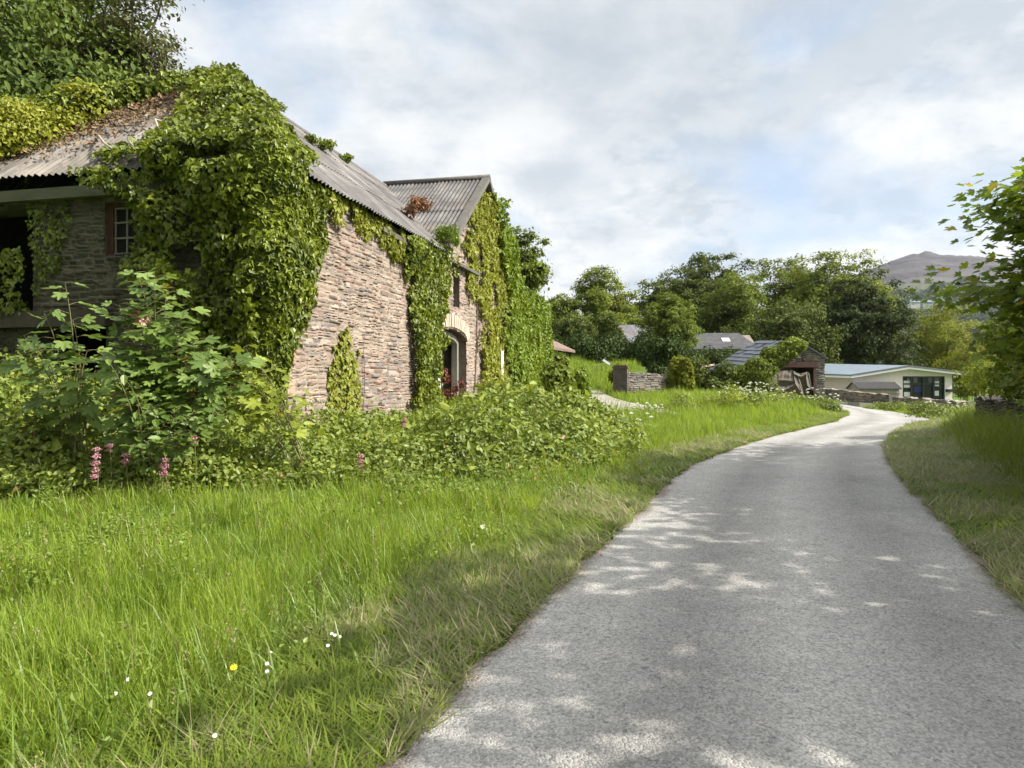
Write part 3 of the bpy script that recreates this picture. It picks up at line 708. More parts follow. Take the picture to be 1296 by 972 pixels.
# big mass wrapping the near corner, spilling over the roof
o0 = B(.2, .2, 0)
iv = thing('ivy_mass', 'huge glossy ivy mass wrapping the barn corner and spilling over its hipped roof', 'ivy', tuple(o0))
poly_end = [(128, 205), (180, 195), (352, 190), (356, 500), (335, 520), (352, 552), (205, 560), (215, 420), (205, 372), (190, 350), (190, 322), (184, 258), (150, 250), (125, 232)]
poly_side = [(343, 195), (420, 236), (412, 270), (404, 290), (398, 320), (393, 350), (388, 380), (370, 420), (358, 455), (349, 490), (346, 520), (338, 500)]
parts = [climb(plane_end, N_END, (.2, 4.2), (.2, 5.2), poly_end, 640, .098, .8, 3, rough=.8, gap=.24, lump=1.3),
         climb(plane_side, N_SIDE, (.1, 2.6), (.6, 5.25), poly_side, 900, .098, .36, 5, rough=.65, edge_noise=6, lump=1.3, gap=.2)]
# hip and slope
hip_poly = [(120, 212), (150, 192), (190, 192), (205, 172), (222, 148), (240, 120), (262, 98), (300, 90), (352, 160), (352, 205), (200, 216)]
slope_poly = [(270, 85), (300, 92), (345, 140), (352, 165), (362, 190), (392, 224), (396, 240), (340, 210)]
parts += [climb(plane_hip, N_HIP, (.1, 4.9), (0, 4.0), hip_poly, 400, .105, .5, 7, droop=(-.1, -.5, -.9), rough=.65, lump=.9, gap=.30),
          climb(plane_slope, N_SLOPE, (.1, 6.5), (0, 4.0), slope_poly, 480, .10, .4, 8, droop=(.5, -.2, -.9), rough=.65, lump=.9)]
# the corner itself: a fat column of leaves round the edge, and the head above the hip
n = 9000; zc = rng.uniform(.9, 5.5, n); rad = (.34 + .5 * fbm(zc, zc * 0, 1.5, 4)) * (.38 + .62 * smooth(1.2, 4.0, zc)); a = rng.uniform(0, 2 * np.pi, n)
P = B(.3 + rad * np.cos(a) * .9, .3 + rad * np.sin(a) * .9, zc)
Nn = B(np.cos(a), np.sin(a), 0 * a) - B(0 * a, 0 * a, 0 * a); Nn[:, 2] = .25
k = (np.cos(a) < .5) & ~((np.cos(a) > -.1) & (np.sin(a) > .3)); parts.append(scatter(IVY, P[k], Nn[k], (0, 0, -1), .105 * rng.uniform(.6, 1.25, k.sum()), .5, .6))
def ball(c, r, n, size, tpl=IVY, flat=.8, shell=.3, rough=.55, droop=(0, 0, -1)):
    d_ = unit(rng.normal(0, 1, (n, 3))); q_ = 1 - np.abs(rng.normal(0, shell, n)).clip(0, .95)
    lump_ = .75 + .5 * fbm(d_[:, 0] * 2 + c[0], d_[:, 1] * 2 + d_[:, 2] * 2 + c[1], 1.6, 3, 3)
    P_ = np.array(c) + d_ * (q_ * lump_)[:, None] * np.array(r)
    return scatter(tpl, P_, d_ + np.array([0, 0, .35]), droop, size * rng.uniform(.6, 1.25, n), rough, .6)
for (px, py, Y, r, n) in ((318, 148, 13.6, (.5, .5, .5), 1300), (290, 135, 14.6, (.6, .6, .55), 1500), (268, 118, 15.6, (.6, .6, .42), 1300), (330, 178, 12.8, (.4, .45, .45), 1000),
                          (300, 185, 12.2, (.55, .5, .4), 1400), (240, 190, 12.3, (.6, .5, .35), 1300), (215, 200, 12.0, (.5, .4, .3), 800), (350, 205, 12.6, (.35, .4, .4), 800)):
    parts.append(ball(at(px, py, Y), r, n, .115))
foliage('leaves', IVY_M, parts, iv, o0)
vines(STEM, iv, plane_side, [(.35, .1, .5, 4.6, .05), (.75, .1, .6, 4.4, .035), (.3, .3, 1.2, 5.0, .03)], o0)
# bleached bare loops on the hip roof
for pts in (((128, 178), (140, 196), (160, 205), (185, 212)), ((170, 180), (172, 195), (182, 203), (196, 212)), ((205, 175), (203, 165), (210, 160), (222, 157)), ((125, 140), (135, 150), (142, 155), (150, 156))):
    q_ = []; bl = MB()
    for i, (px, py) in enumerate(pts):
        # where the sight line meets the hip plane
        u = (px - CX) / FPX; v_ = (HY - py) / FPX; A = np.array([u, 1, v_])
        w0 = B(0, 0, EV); Yd = ((w0 - np.array([0, 0, EYE])) @ N_HIP) / (A @ N_HIP)
        q_.append(A * Yd + np.array([0, 0, EYE]) + N_HIP * (.10 + .12 * (i % 2)))
    q_ = np.array(q_); t = np.linspace(0, len(q_) - 1, 16); bl.tube(np.stack([np.interp(t, range(len(q_)), q_[:, k]) for k in range(3)], 1), np.linspace(.022, .012, 16), 6)
    bl.build('bare_stem', PALE_STEM, iv, o0, smooth=True)

def ivy_thing(name, label, cat, origin, parts, mat, vine=None, group=None, part='leaves'):
    t_ = thing(name, label, cat, tuple(origin), 0, group)
    foliage(part, mat, parts, t_, origin)
    if vine: vines(STEM, t_, *vine, origin)
    return t_
strand = [(396, 220), (430, 236), (470, 258), (500, 280), (512, 322), (500, 338), (492, 312), (470, 302), (450, 297), (430, 282), (412, 266)]
ivy_thing('ivy_strand', 'yellowing ivy strand hanging along the eaves above bare stonework', 'ivy', B(2, .2, 4.8),
          [climb(plane_side, N_SIDE, (1.5, 8.5), (3.6, 5.3), strand, 640, .095, .22, 12, edge_noise=8, gap=.36, rough=.6)], IVY_Y)
column = [(508, 296), (566, 312), (567, 345), (558, 395), (553, 440), (553, 510), (516, 510), (519, 440), (513, 400), (508, 340)]
ivy_thing('ivy_column', 'dark green ivy column covering the wall just beside the arched doorway', 'ivy', B(8, .2, 0),
          [climb(plane_side, N_SIDE, (5.6, 10.2), (.2, 5.5), column, 850, .10, .3, 13, rough=.7, edge_noise=6, gap=.28)], IVY_M, (plane_side, [(7.6, .1, 7.8, 4.9, .03)]))
gab = [(588, 278), (608, 240), (614, 240), (622, 262), (634, 300), (642, 340), (650, 400), (645, 500), (602, 505), (606, 460), (598, 385), (590, 340), (584, 312)]
ivy_thing('gable_ivy', 'pale yellow-green ivy sheet climbing the cross gable to its peak', 'ivy', B(13, .2, 0),
          [climb(plane_side, N_SIDE, (9.6, 17.6), (.3, 8.8), gab, 560, .115, .3, 14, rough=.65, edge_noise=6, gap=.37)], IVY_Y, (plane_side, [(12.4, .1, 13.4, 7.5, .03)]))
gab2 = [(616, 238), (634, 290), (645, 335), (655, 362), (692, 386), (694, 440), (702, 500), (648, 505), (634, 440), (634, 385), (628, 330), (622, 280)]
ivy_thing('creeper_curtain', 'thick bright green creeper curtain smothering the barn beyond its gable', 'creeper', B(20, .2, 0),
          [climb(plane_side, N_SIDE, (13.6, 27.5), (.3, 8.6), gab2, 420, .13, .55, 15, rough=.7, edge_noise=4, lump=.7)], IVY_G, (plane_side, [(18, .1, 18.5, 5, .04), (21, .1, 21.5, 4.8, .04)]))
sprig = [(428, 418), (442, 410), (446, 440), (452, 470), (455, 540), (410, 545), (414, 500), (411, 470), (424, 450)]
ivy_thing('ivy_sprig', 'small lone ivy sprig rising up the bare pinkish stone wall', 'ivy', B(3.5, .2, 0),
          [climb(plane_side, N_SIDE, (2.2, 5.6), (.2, 3.0), sprig, 420, .10, .12, 16, edge_noise=5, gap=.3)], IVY_Y, (plane_side, [(3.6, .1, 3.9, 2.6, .012)]))
pier = [(40, 258), (92, 245), (90, 290), (78, 340), (46, 372), (42, 300)]
ivy_thing('pier_ivy', 'dull dark ivy trailing down the shaded stone pier under the eaves', 'ivy', B(.2, 4.8, 3),
          [climb(plane_end, N_END, (3.9, 5.6), (2.6, 5.0), pier, 260, .085, .12, 17, edge_noise=5)], IVY_M)
hatch = [(-90, 315), (38, 318), (48, 345), (44, 402), (-90, 410)]
ivy_thing('hatch_ivy', 'dark ivy clump growing in the open loft hatch of the shaded end wall', 'ivy', B(.2, 5.8, 2.8),
          [climb(plane_end, N_END, (5.0, 7.6), (2.4, 4.1), hatch, 330, .09, .35, 18, edge_noise=6)], IVY_M)
# fringe of ivy along the far hip and bushes on roofs
parts = []
for t in np.linspace(0, 1, 13):
    s_ = 4.0 - 2.3 * t; c = B(s_ - .05, 8 - s_, EV + PIT * s_ - .12 + .5 * t)
    parts.append(ball(c, (.5, .5, .26 + .16 * t), 800, .105))
ivy_thing('roof_ivy', 'dark ivy fringe bushing over the hip line of the barn roof', 'ivy', B(3.5, 4.5, 8), parts, IVY_M)
parts = []; stems = MB()
ELD = leaf_mat('yellow_shrub_leaf', (.17, .20, .02), (.40, .40, .05), .4, .5, .9, .3)
for i, (px, py, r, n) in enumerate(((20, 165, .8, 1500), (55, 175, .7, 1200), (105, 120, .55, 900), (112, 145, .6, 1000), (90, 165, .6, 1000), (5, 140, .6, 800), (35, 150, .6, 900), (75, 150, .5, 800), (125, 160, .45, 600), (20, 190, .55, 900), (-30, 170, .9, 1400))):
    s_ = .9 + (px - 0) / 130 * 1.4; c = at(px, py, 13.6 + px / 130 * 1.3)
    parts.append(ball(c, (r, r * .8, r * .55), n, .095, OVAL, shell=.62, droop=(.3, -.3, -.4)))
    base = at(px + 12, py + 42, 13.9 + px / 130 * 1.2); t = np.linspace(0, 1, 6)[:, None]
    stems.tube(base * (1 - t) + c * t + np.sin(t * 3) * .1, np.linspace(.03, .01, 6), 5)
ys = thing('roof_shrub', 'yellow-leaved shrub sprouting along the sagging hipped barn roof', 'shrub', tuple(B(1.5, 6.5, 6.5)))
foliage('leaves', ELD, parts, ys, B(1.5, 6.5, 6.5)); stems.build('stem', PALE_STEM, ys, B(1.5, 6.5, 6.5))
# brown litter lying up the hip roof
LIT = leaf_mat('dead_leaf', (.12, .07, .035), (.30, .21, .12), .1, .8, .8, .3)
n = 7000; dd = rng.uniform(2.0, 7.6, n); vv = np.minimum(8 - dd, 4.0) * (1 - np.abs(rng.normal(0, .30, n))).clip(0.2, 1) - .05
k = (vv > 0) & (vv < dd)
P = plane_hip(dd[k], vv[k], .05 + .09 * rng.random(k.sum()))
lt = foliage('leaf_litter', LIT, [scatter(OVATE, P, np.tile(N_HIP, (k.sum(), 1)), (0, -1, -.5), .09 * rng.uniform(.5, 1.3, k.sum()), .5, 1.)], None, B(2, 5, 7))
tag(lt, 'brown leaf litter banked under the shrub on the hipped roof', 'leaf litter', kind='stuff')
def tuft(name, label, cat, c, r, n, size, mat, tpl=OVATE, group=None, stem=True, flat=None):
    t_ = thing(name, label, cat, (c[0], c[1], c[2] - r[2]), 0, group); og = np.array(t_.location)
    sub_ = [np.array(c) + rng.normal(0, .42, 3) * np.array(r) * (1, 1, .7) for _ in range(7)]
    foliage('leaves', mat, [ball(q_, np.array(r) * rng.uniform(.35, .7), n // 7, size, tpl, shell=.5, rough=.8) for q_ in sub_], t_, og)
    if stem:
        b = MB()
        for i in range(5):
            e = np.array(c) + rng.normal(0, .4, 3) * np.array(r); tt = np.linspace(0, 1, 5)[:, None]
            b.tube(og * (1 - tt) + e * tt, np.linspace(.02, .006, 5), 5)
        b.build('stem', STEM, t_, og)
    return t_
RUST = leaf_mat('rusty_weed_leaf', (.16, .07, .03), (.30, .15, .07), .2, .7)
tuft('dead_weed', 'rust-brown dead weed tuft lodged in the roof valley', 'weed', at(524, 262, 20.6), (.38, .35, .32), 900, .09, RUST)
tuft('gutter_bush', 'soft green bush growing in the gutter where roof meets gable', 'bush', at(566, 296, 20.6), (.42, .4, .5), 1500, .075, IVY_G)
for (px, py, Y, r, lb) in ((403, 181, 19.0, (.45, .4, .2), 'larger dark tuft peeping over the long roof ridge'), (440, 201, 21.3, (.25, .2, .15), 'smaller dark tuft peeping over the long roof ridge')):
    tuft('ridge_tuft', lb, 'ivy', at(px, py, Y), r, 500, .1, IVY_M, group='tufts on the ridge')
# ================================================================ trees
def limb(b, p0, p1, r0, r1, n=7, wob=.06, sides=6):
    t = np.linspace(0, 1, n)[:, None]; p0 = np.array(p0, float); p1 = np.array(p1, float); L = np.linalg.norm(p1 - p0)
    mid = np.array([0, 0, 1.]) * L * .12
    p = p0 * (1 - t) + p1 * t + mid * np.sin(t * np.pi) * .6 + rng.normal(0, wob * L * .5, (n, 3)) * np.sin(t * np.pi)
    b.tube(p, r0 + (r1 - r0) * t[:, 0], sides, cap=False)
    return p
def crown_points(c, r, n, lobes, seed, hollow=.55, flat_base=.25, ragged=.25):
    """cluster centres through an uneven crown made of overlapping lobes"""
    g = np.random.default_rng(seed)
    c = np.array(c, float); r = np.array(r, float)
    L = unit(g.normal(0, 1, (lobes, 3))); L[:, 2] = np.abs(L[:, 2]) * .95 - flat_base
    lc = L * g.uniform(.42, .66, (lobes, 1)); lr = g.uniform(.32, .52, lobes) * (1 + ragged * g.normal(0, .5, lobes)).clip(.6, 1.5)
    lc = np.concatenate([lc, [[0, 0, 0]]]); lr = np.concatenate([lr, [.6]])
    wgt = lr ** 2; k = g.choice(len(lr), n, p=wgt / wgt.sum())
    dv = unit(g.normal(0, 1, (n, 3))); q = 1 - np.abs(g.normal(0, 1 - hollow, n)).clip(0, .9)
    p = lc[k] + dv * (lr[k] * q)[:, None]
    return c + p * r, dv
def tree(name, label, cat, x0, x1, ytop, Y, mat, crown_bot=.28, n_cl=110, n_leaf=60, leaf=.34, lobes=10, seed=1, bark=None, cl_r=.15, trunk=.028, group=None,
         tpl=SPRAY, limbs=14, ragged=.12, droop=(0, 0, -.6), hollow=.55, base_px=None, up=.6, cx=None, depth=.95):
    X = ((x0 + x1) / 2 - CX) / FPX * Y; rx = (x1 - x0) / 2 / FPX * Y; zt = EYE + (HY - ytop) / FPX * Y
    zb = h1(X, Y); H = zt - zb; z0 = zb + H * crown_bot
    c = np.array((X, Y, (z0 + zt) / 2)); r = np.array((rx, rx * depth, (zt - z0) / 2))
    n_cl = int(n_cl * 1.7); n_leaf = int(n_leaf * 1.45); leaf = leaf * .92; cl_r *= 1.12
    P, dv = crown_points(c, r, n_cl, lobes, seed, hollow, ragged=ragged)
    # keep the crown inside its own width and height
    for k in range(3):
        m = np.abs(P[:, k] - c[k]).max(); m = np.percentile(np.abs(P[:, k] - c[k]), 97); P[:, k] = c[k] + np.clip((P[:, k] - c[k]) * r[k] * (1 - cl_r * .5) / max(m, 1e-6), -r[k], r[k])
    T = thing(name, label, cat, (X, Y, zb), 0, group); og = np.array((X, Y, zb))
    g = np.random.default_rng(seed + 50); s = r.mean() * cl_r
    q = np.repeat(P, n_leaf, 0) + g.normal(0, .5, (n_cl * n_leaf, 3)) * np.array((1, 1, .55)) * s * np.repeat(g.uniform(.7, 1.35, n_cl), n_leaf)[:, None]
    out = unit(q - np.repeat(P, n_leaf, 0) + (q - c) * .25)
    V, F = scatter(tpl, q, out + np.array([0, 0, up]), droop, leaf * g.uniform(.6, 1.3, len(q)), .55, .8)
    foliage('crown', mat, [(V, F)], T, og)
    b = MB(); H1 = z0 - zb + r[2] * 1.0; n = 9; t = np.linspace(0, 1, n)
    tp = np.stack([X + rx * .06 * np.sin(t * 4 + seed), Y + 0 * t, zb - .2 + (H1 + .2) * t], 1)
    b.tube(tp, H * trunk * (1 - .75 * t) + H * trunk * .5 * np.exp(-t * 14), 9, cap=False)
    o = b.build('trunk', bark or BARK, T, og, smooth=True)
    b = MB(); idx = g.choice(n_cl, min(limbs, n_cl), replace=False)
    for i in idx:
        k = g.integers(3, n); limb(b, tp[k], P[i], H * trunk * .38 * (1 - .06 * k), H * trunk * .05)
    if limbs: b.build('limb', bark or BARK, T, og, smooth=True)
    return T
M = leaf_mat
F_DARK = M('dark_oak_leaf', (.042, .058, .012), (.165, .20, .042), .28, .65, .25, .35, .12)
F_MID = M('mid_green_leaf', (.068, .10, .014), (.235, .285, .05), .36, .65, .25, .4, .12)
F_LIGHT = M('light_green_leaf', (.095, .13, .016), (.27, .31, .05), .4, .65, .25, .4, .12)
F_YEL = M('yellow_green_leaf', (.11, .135, .014), (.30, .32, .042), .38, .55, .3, .4, .12)
F_BLUE = M('deep_green_leaf', (.024, .040, .011), (.085, .112, .030), .2, .65, .3, .35, .12)
F_HEDGE = M('hedge_leaf', (.022, .044, .010), (.08, .115, .024), .2, .55, .5, .4, .12)
F_PURP = M('bronze_leaf', (.06, .06, .022), (.13, .13, .05), .3, .5, .3, .4, .3)

# behind the barn
F_ASH = M('ash_leaf', (.036, .062, .012), (.15, .20, .036), .3, .6, .35, .45, .15)
tree('ash_tree', 'tall dense dark green tree towering behind the barn roof', 'tree', -330, 158, -95, 24, F_ASH, .10, 440, 85, .27, 16, 3, cl_r=.16, limbs=34, tpl=OVAL, up=.5)
tree('oak_tree', 'dark heavy oak filling the skyline behind the ash and the yellow roof shrub', 'tree', -210, 182, -70, 33, F_DARK, .05, 260, 70, .30, 14, 5, cl_r=.16, limbs=20)
tree('bronze_tree', 'thin bronze-leaved tree with ragged twig tips beside the hip of the barn roof', 'tree', 95, 232, -40, 27, F_PURP, .35, 120, 50, .17, 11, 9, cl_r=.17, limbs=26, tpl=OVAL, ragged=.6)
tree('gable_tree', 'leafy green tree showing behind the creeper-covered end of the barn', 'tree', 606, 690, 292, 50, F_MID, .25, 90, 55, .30, 10, 12, cl_r=.17)
# the row beyond the yard
tree('slender_tree', 'small thin tree between the barn end and the round tree', 'tree', 688, 738, 372, 82, F_MID, .2, 60, 45, .36, 9, 21, cl_r=.2, ragged=.5)
tree('round_tree', 'round airy light green tree with its branches showing through', 'tree', 731, 806, 341, 84, F_LIGHT, .12, 150, 50, .32, 11, 23, cl_r=.15, limbs=30, bark=BARK)
tree('gap_tree', 'dark narrow tree in the gap between the round tree and the big beech', 'tree', 792, 850, 357, 92, F_DARK, .2, 70, 50, .4, 9, 25, cl_r=.18)
tree('willow_bush', 'broad soft green bushy tree in front of the corrugated roof', 'tree', 812, 886, 374, 52, F_MID, .12, 130, 60, .19, 12, 27, cl_r=.15, limbs=24, droop=(0, 0, .5))
tree('beech_tree', 'broad very dark beech standing highest in the middle of the tree row', 'tree', 838, 946, 325, 96, F_DARK, .12, 190, 60, .42, 14, 29, cl_r=.13)
tree('side_tree', 'bushy mid green tree above the slate roof beside the big beech', 'tree', 884, 985, 352, 88, F_MID, .1, 150, 55, .4, 12, 31, cl_r=.15)
tree('lofty_tree', 'tall airy green tree behind the ruined shed', 'tree', 946, 1022, 332, 98, F_MID, .15, 110, 50, .42, 11, 33, cl_r=.16, limbs=24, ragged=.5, bark=BARK_PALE)
tree('pale_trunk_tree', 'tall light green tree with a pale bare trunk', 'tree', 992, 1112, 324, 90, F_LIGHT, .22, 170, 52, .38, 13, 35, cl_r=.14, limbs=30, bark=BARK_PALE, ragged=.5)
tree('far_tree', 'dark tree peeping over behind the pale trunk', 'tree', 1052, 1120, 336, 104, F_DARK, .2, 80, 45, .45, 9, 37, cl_r=.16)
tree('yew_tree', 'massive blackish green tree right behind the white bungalow roof', 'tree', 1040, 1142, 357, 76, F_BLUE, .02, 200, 70, .34, 13, 39, cl_r=.14, limbs=0, hollow=.7)
tree('shed_tree', 'dense dark green tree between the slate roof and the ruined shed', 'tree', 925, 1050, 385, 74, F_DARK, .05, 150, 60, .34, 11, 41, cl_r=.15, limbs=8)
tree('sallow_tree', 'wide yellow-green multi-branched tree behind the white bungalow', 'tree', 1132, 1250, 388, 78, F_YEL, .08, 150, 42, .27, 13, 43, cl_r=.14, limbs=44, hollow=.45)
tree('back_bush', 'dark rounded bush low behind the barn end', 'bush', 690, 760, 405, 66, F_DARK, .0, 90, 55, .28, 10, 45, cl_r=.17, limbs=0)
tree('field_tree', 'low dark tree filling the skyline between the barn and the round tree', 'tree', 668, 745, 392, 98, F_DARK, .1, 80, 50, .4, 10, 47, cl_r=.18, limbs=6)
tree('middle_bush', 'green thicket bush under the round tree', 'bush', 745, 830, 398, 70, F_MID, .0, 110, 55, .28, 11, 49, cl_r=.16, limbs=0)
tree('golden_bush', 'golden-tipped bush at the edge of the sallow beyond the bungalow', 'bush', 1205, 1262, 430, 70, F_YEL, .0, 80, 45, .24, 9, 51, cl_r=.17, limbs=0)

# ---------------------------------------------------------------- sycamores standing on the verge beside the road
F_SYC = M('sycamore_leaf', (.07, .115, .010), (.29, .38, .04), .58, .45, .5, .35, .4, accent=(.30, .27, .03), accent_amt=.06)
def sycamore(label, X, Y, crowns, nl, seed, leaf=.128, trunk_r=.16, spread=.30, group='sycamores along the verge'):
    zb = h1(X, Y); T = thing('sycamore_tree', label, 'tree', (X, Y, zb), 0, group); og = np.array((X, Y, zb)); g = np.random.default_rng(seed)
    top = max(c[2] + r[2] for c, r, n in crowns); b = MB(); t = np.linspace(0, 1, 10)
    tp = np.stack([X + .15 * np.sin(t * 3 + seed), Y + .1 * np.sin(t * 5), zb - .1 + (top * .8 - zb) * t], 1); b.tube(tp, trunk_r * (1 - .8 * t) + .08 * np.exp(-t * 12), 9, cap=False)
    b.build('trunk', BARK, T, og, smooth=True); b = MB(); parts = []
    for c, r, n in crowns:
        c = np.array(c, float); dv = unit(g.normal(0, 1, (n, 3))); q = g.random(n) ** .42
        P = c + dv * q[:, None] * np.array(r)
        for i in range(n):
            k = int(np.clip((P[i, 2] - .25 * np.hypot(P[i, 0] - X, P[i, 1] - Y) - zb) / (top * .8 - zb) * 9, 1, 9))
            if i % 2 == 0: limb(b, tp[k], P[i], .03, .006, wob=.05, sides=5)
        m = nl; Q = np.repeat(P, m, 0)
        # leaves sit in flat horizontal sprays
        Q = Q + g.normal(0, 1, (n * m, 3)) * np.array((spread, spread, spread * .32)); parts.append(scatter(MAPLE, Q, np.tile((-.15, -.1, 1.), (n * m, 1)), np.stack([Q[:, 0] - X, Q[:, 1] - Y, 0 * Q[:, 0] - .6], 1) * .7, leaf * g.uniform(.6, 1.2, n * m), .38, .7))
    b.build('limb', BARK, T, og, smooth=True); foliage('crown', F_SYC, parts, T, og)
    return T
sycamore('sycamore with toothed leaves reaching over the dry-stone wall into view', 9.4, 8.6,
         [((7.5, 8.6, 3.75), (1.55, 1.4, .55), 54), ((7.55, 8.7, 2.75), (1.75, 1.5, .5), 60), ((7.9, 8.9, 1.9), (1.5, 1.5, .7), 56), ((9.7, 9.0, 4.9), (2.2, 2.0, 1.6), 50), ((8.0, 8.6, 3.2), (1.2, 1.2, 1.0), 40)], 46, 61)
sycamore('tall sycamore shading the lane from beyond the frame edge', 8.2, 2.6,
         [((7.6, 2.6, 4.6), (2.5, 3.2, 1.8), 170), ((9.4, 6.2, 4.6), (1.9, 1.7, 1.5), 90), ((7.0, -.4, 4.4), (2.2, 2.0, 1.6), 80)], 24, 62, leaf=.22, spread=.42)
sycamore('broad sycamore at the bend casting shade over the lane', 14.2, 12.0,
         [((12.6, 11.0, 5.8), (2.6, 2.4, 2.4), 130), ((13.0, 13.6, 4.8), (2.4, 1.8, 1.7), 80), ((11.2, 9.0, 6.3), (1.9, 2.4, 1.3), 80)], 24, 63, leaf=.22, spread=.42)
sycamore('sycamore standing behind the viewpoint shading the verge', 9.0, -3.0, [((8.2, -2.6, 5.8), (2.6, 2.6, 2.2), 80)], 18, 64, leaf=.2, spread=.42)

sycamore('unseen sycamore added to darken the end wall of the barn', -13.0, 7.2, [((-12.6, 7.0, 5.4), (3.6, 3.4, 2.6), 150), ((-12.0, 3.6, 4.2), (3.0, 2.2, 2.2), 90)], 22, 65, leaf=.22, spread=.45)  # unseen tree added to keep sky light off the barn's end wall
# hedgerow bushes over the dry-stone wall
def bush(name, label, c, r, n, size, mat, tpl=OVATE, group=None, cat='bush', lobes=7, seed=1, dense=.3):
    zb = h1(c[0], c[1]); T = thing(name, label, cat, (c[0], c[1], zb), 0, group); og = np.array((c[0], c[1], zb)); g = np.random.default_rng(seed)
    parts = []; b = MB()
    for i in range(lobes):
        a = g.uniform(0, 2 * np.pi); q = g.uniform(.25, .85); lc = np.array((c[0] + r[0] * q * np.cos(a), c[1] + r[1] * q * np.sin(a), c[2] + r[2] * g.uniform(-.6, .55)))
        s_ = g.uniform(.30, .58); parts.append(ball(lc, np.array(r) * s_, n // lobes, size, tpl, shell=dense))
        t = np.linspace(0, 1, 5)[:, None]; b.tube(og * (1 - t) + lc * t, np.linspace(.035, .01, 5), 5)
    foliage('leaves', mat, parts, T, og); b.build('stem', STEM, T, og)
    return T
bush('hedge_bush', 'dark leafy bush overhanging the dry-stone wall under the sycamore', (12.6, 15.5, 2.0), (2.0, 2.2, 1.5), 9000, .11, F_MID, seed=71)
bush('hedge_bush', 'paler feathery bush beyond the wall end near the bungalow corner', (20.5, 27.5, 1.2), (2.6, 2.0, 1.35), 7000, .13, F_LIGHT, seed=72)
bush('hedge_bush', 'deep green bush rising at the frame edge beyond the dry-stone wall', (17.6, 20.5, 2.3), (2.6, 2.2, 2.0), 9000, .13, F_MID, seed=73)
bush('hedge_bush', 'shaded bush crowding over the near end of the dry-stone wall', (10.3, 10.3, 1.55), (1.5, 1.8, 1.1), 7000, .09, F_MID, seed=74)
bush('hedge_bush', 'yellowish bush between the bungalow and the dark hedge', (25.5, 36, .9), (2.6, 2.2, 1.5), 5000, .16, F_YEL, seed=75)

# yard greenery
hz = [(704, 420), (728, 424), (755, 426), (784, 424), (812, 426), (838, 424)]
T = thing('yard_hedge', 'long dark clipped-looking hedge across the back of the yard', 'hedge', (6, 50, 2.4)); og = np.array((6, 50, 2.4)); parts = []
for i, px in enumerate(np.linspace(700, 862, 15)):
    yt = 426 + 6 * math.sin(i * 1.7); c = at(px, (yt + 470) / 2, 50 + math.sin(i) * .6); parts.append(ball(c, (1.05, 1.2, (474 - yt) / 2 / FPX * 50), 1100, .2, SPRAY, shell=.25))
foliage('leaves', F_HEDGE, parts, T, og)
T = thing('ivy_bank', 'dark ivy-clad bank below the slate roof', 'ivy', (14, 46, .6)); og = np.array((14, 46, .6)); parts = []
for i, px in enumerate(np.linspace(848, 962, 13)):
    c = at(px, 468 + 3 * math.sin(i * 2.1), 46 + .4 * math.cos(i * 1.3)); parts.append(ball(c, (.9, .8, 1.45), 1200, .17, SPRAY, shell=.22))
foliage('leaves', F_HEDGE, parts, T, og)
bush('wall_ivy', 'bright yellow-green ivy bush capping the end of the yard wall', (8.35, 34.1, 1.6), (.8, .6, 1.15), 3200, .13, F_YEL, IVY, seed=81, cat='ivy', lobes=9)
bush('pillar_bush', 'small yellow-green shrub poking up behind the gate pillar', (5.3, 34.6, 2.0), (.45, .4, .85), 1300, .12, F_YEL, seed=82, lobes=5)
bush('corner_creeper', 'dark broad-leaved creeper bush at the far foot of the barn', (2.05, 26.4, 1.45), (.85, .9, 1.35), 3600, .17, F_MID, IVY, seed=83, cat='creeper', lobes=8)
bush('corner_creeper', 'lighter leafy bush spilling from the barn foot towards the ramp', (2.75, 27.6, 1.25), (.6, .7, .95), 2200, .15, IVY_G, IVY, seed=84, cat='creeper', lobes=6)
bush('shed_shrub', 'tangled green shrub leaning on the open side of the ruined shed', (12.7, 38.2, 1.5), (1.7, 1.2, 1.45), 4600, .16, F_MID, seed=85, lobes=8)
bush('shed_shrub', 'dark rounded shrub between yard wall and ruined shed', (10.2, 36.5, 1.45), (1.5, 1.2, 1.4), 4200, .16, F_DARK, seed=86, lobes=8)
bush('elder_bush', 'grey-green elder bush behind the ivy-capped wall end', (8.6, 38.5, 2.6), (1.2, 1.1, 1.5), 3400, .17, F_HEDGE, seed=87, lobes=7)

# ---------------------------------------------------------------- woods and trees on the hillside
n = 8200; px = rng.uniform(1060, 1330, n); rrr = rng.uniform(430, 1500, n)
k = fbm(px / 30, rrr / 60, 1.0, 31) > .42 + .2 * smooth(1330, 1480, rrr); px = px[k]; rrr = rrr[k]
C_ = hill_pt(px, rrr); big_ = 3.0 + 4.0 * rng.random(len(px))
k2 = ~((rrr > 770) & (rrr < 1040) & (px > 1132) & (px < 1240)) | (rng.random(len(px)) < .10); C_ = C_[k2]; big_ = big_[k2]
m = 24; Q = np.repeat(C_, m, 0); dv = unit(rng.normal(0, 1, Q.shape)); dv[:, 2] = np.abs(dv[:, 2]) * 1.1; bb = np.repeat(big_, m)[:, None]
Q = Q + dv * bb * np.array((1, 1, 1.15)) * .85
F_FAR = M('far_wood_leaf', (.022, .042, .016), (.075, .10, .032), .1, .7, .02, .5, .1)
V, F = scatter(SPRAY, Q, dv + np.array([0, 0, .3]), (0, 0, -1), np.repeat(big_, m) * .85, .3, .7)
w_ = link('hillside_wood', V, F, F_FAR); tag(w_, 'patchy far-off woodland clothing the lower slopes of the moor', 'wood', kind='stuff')
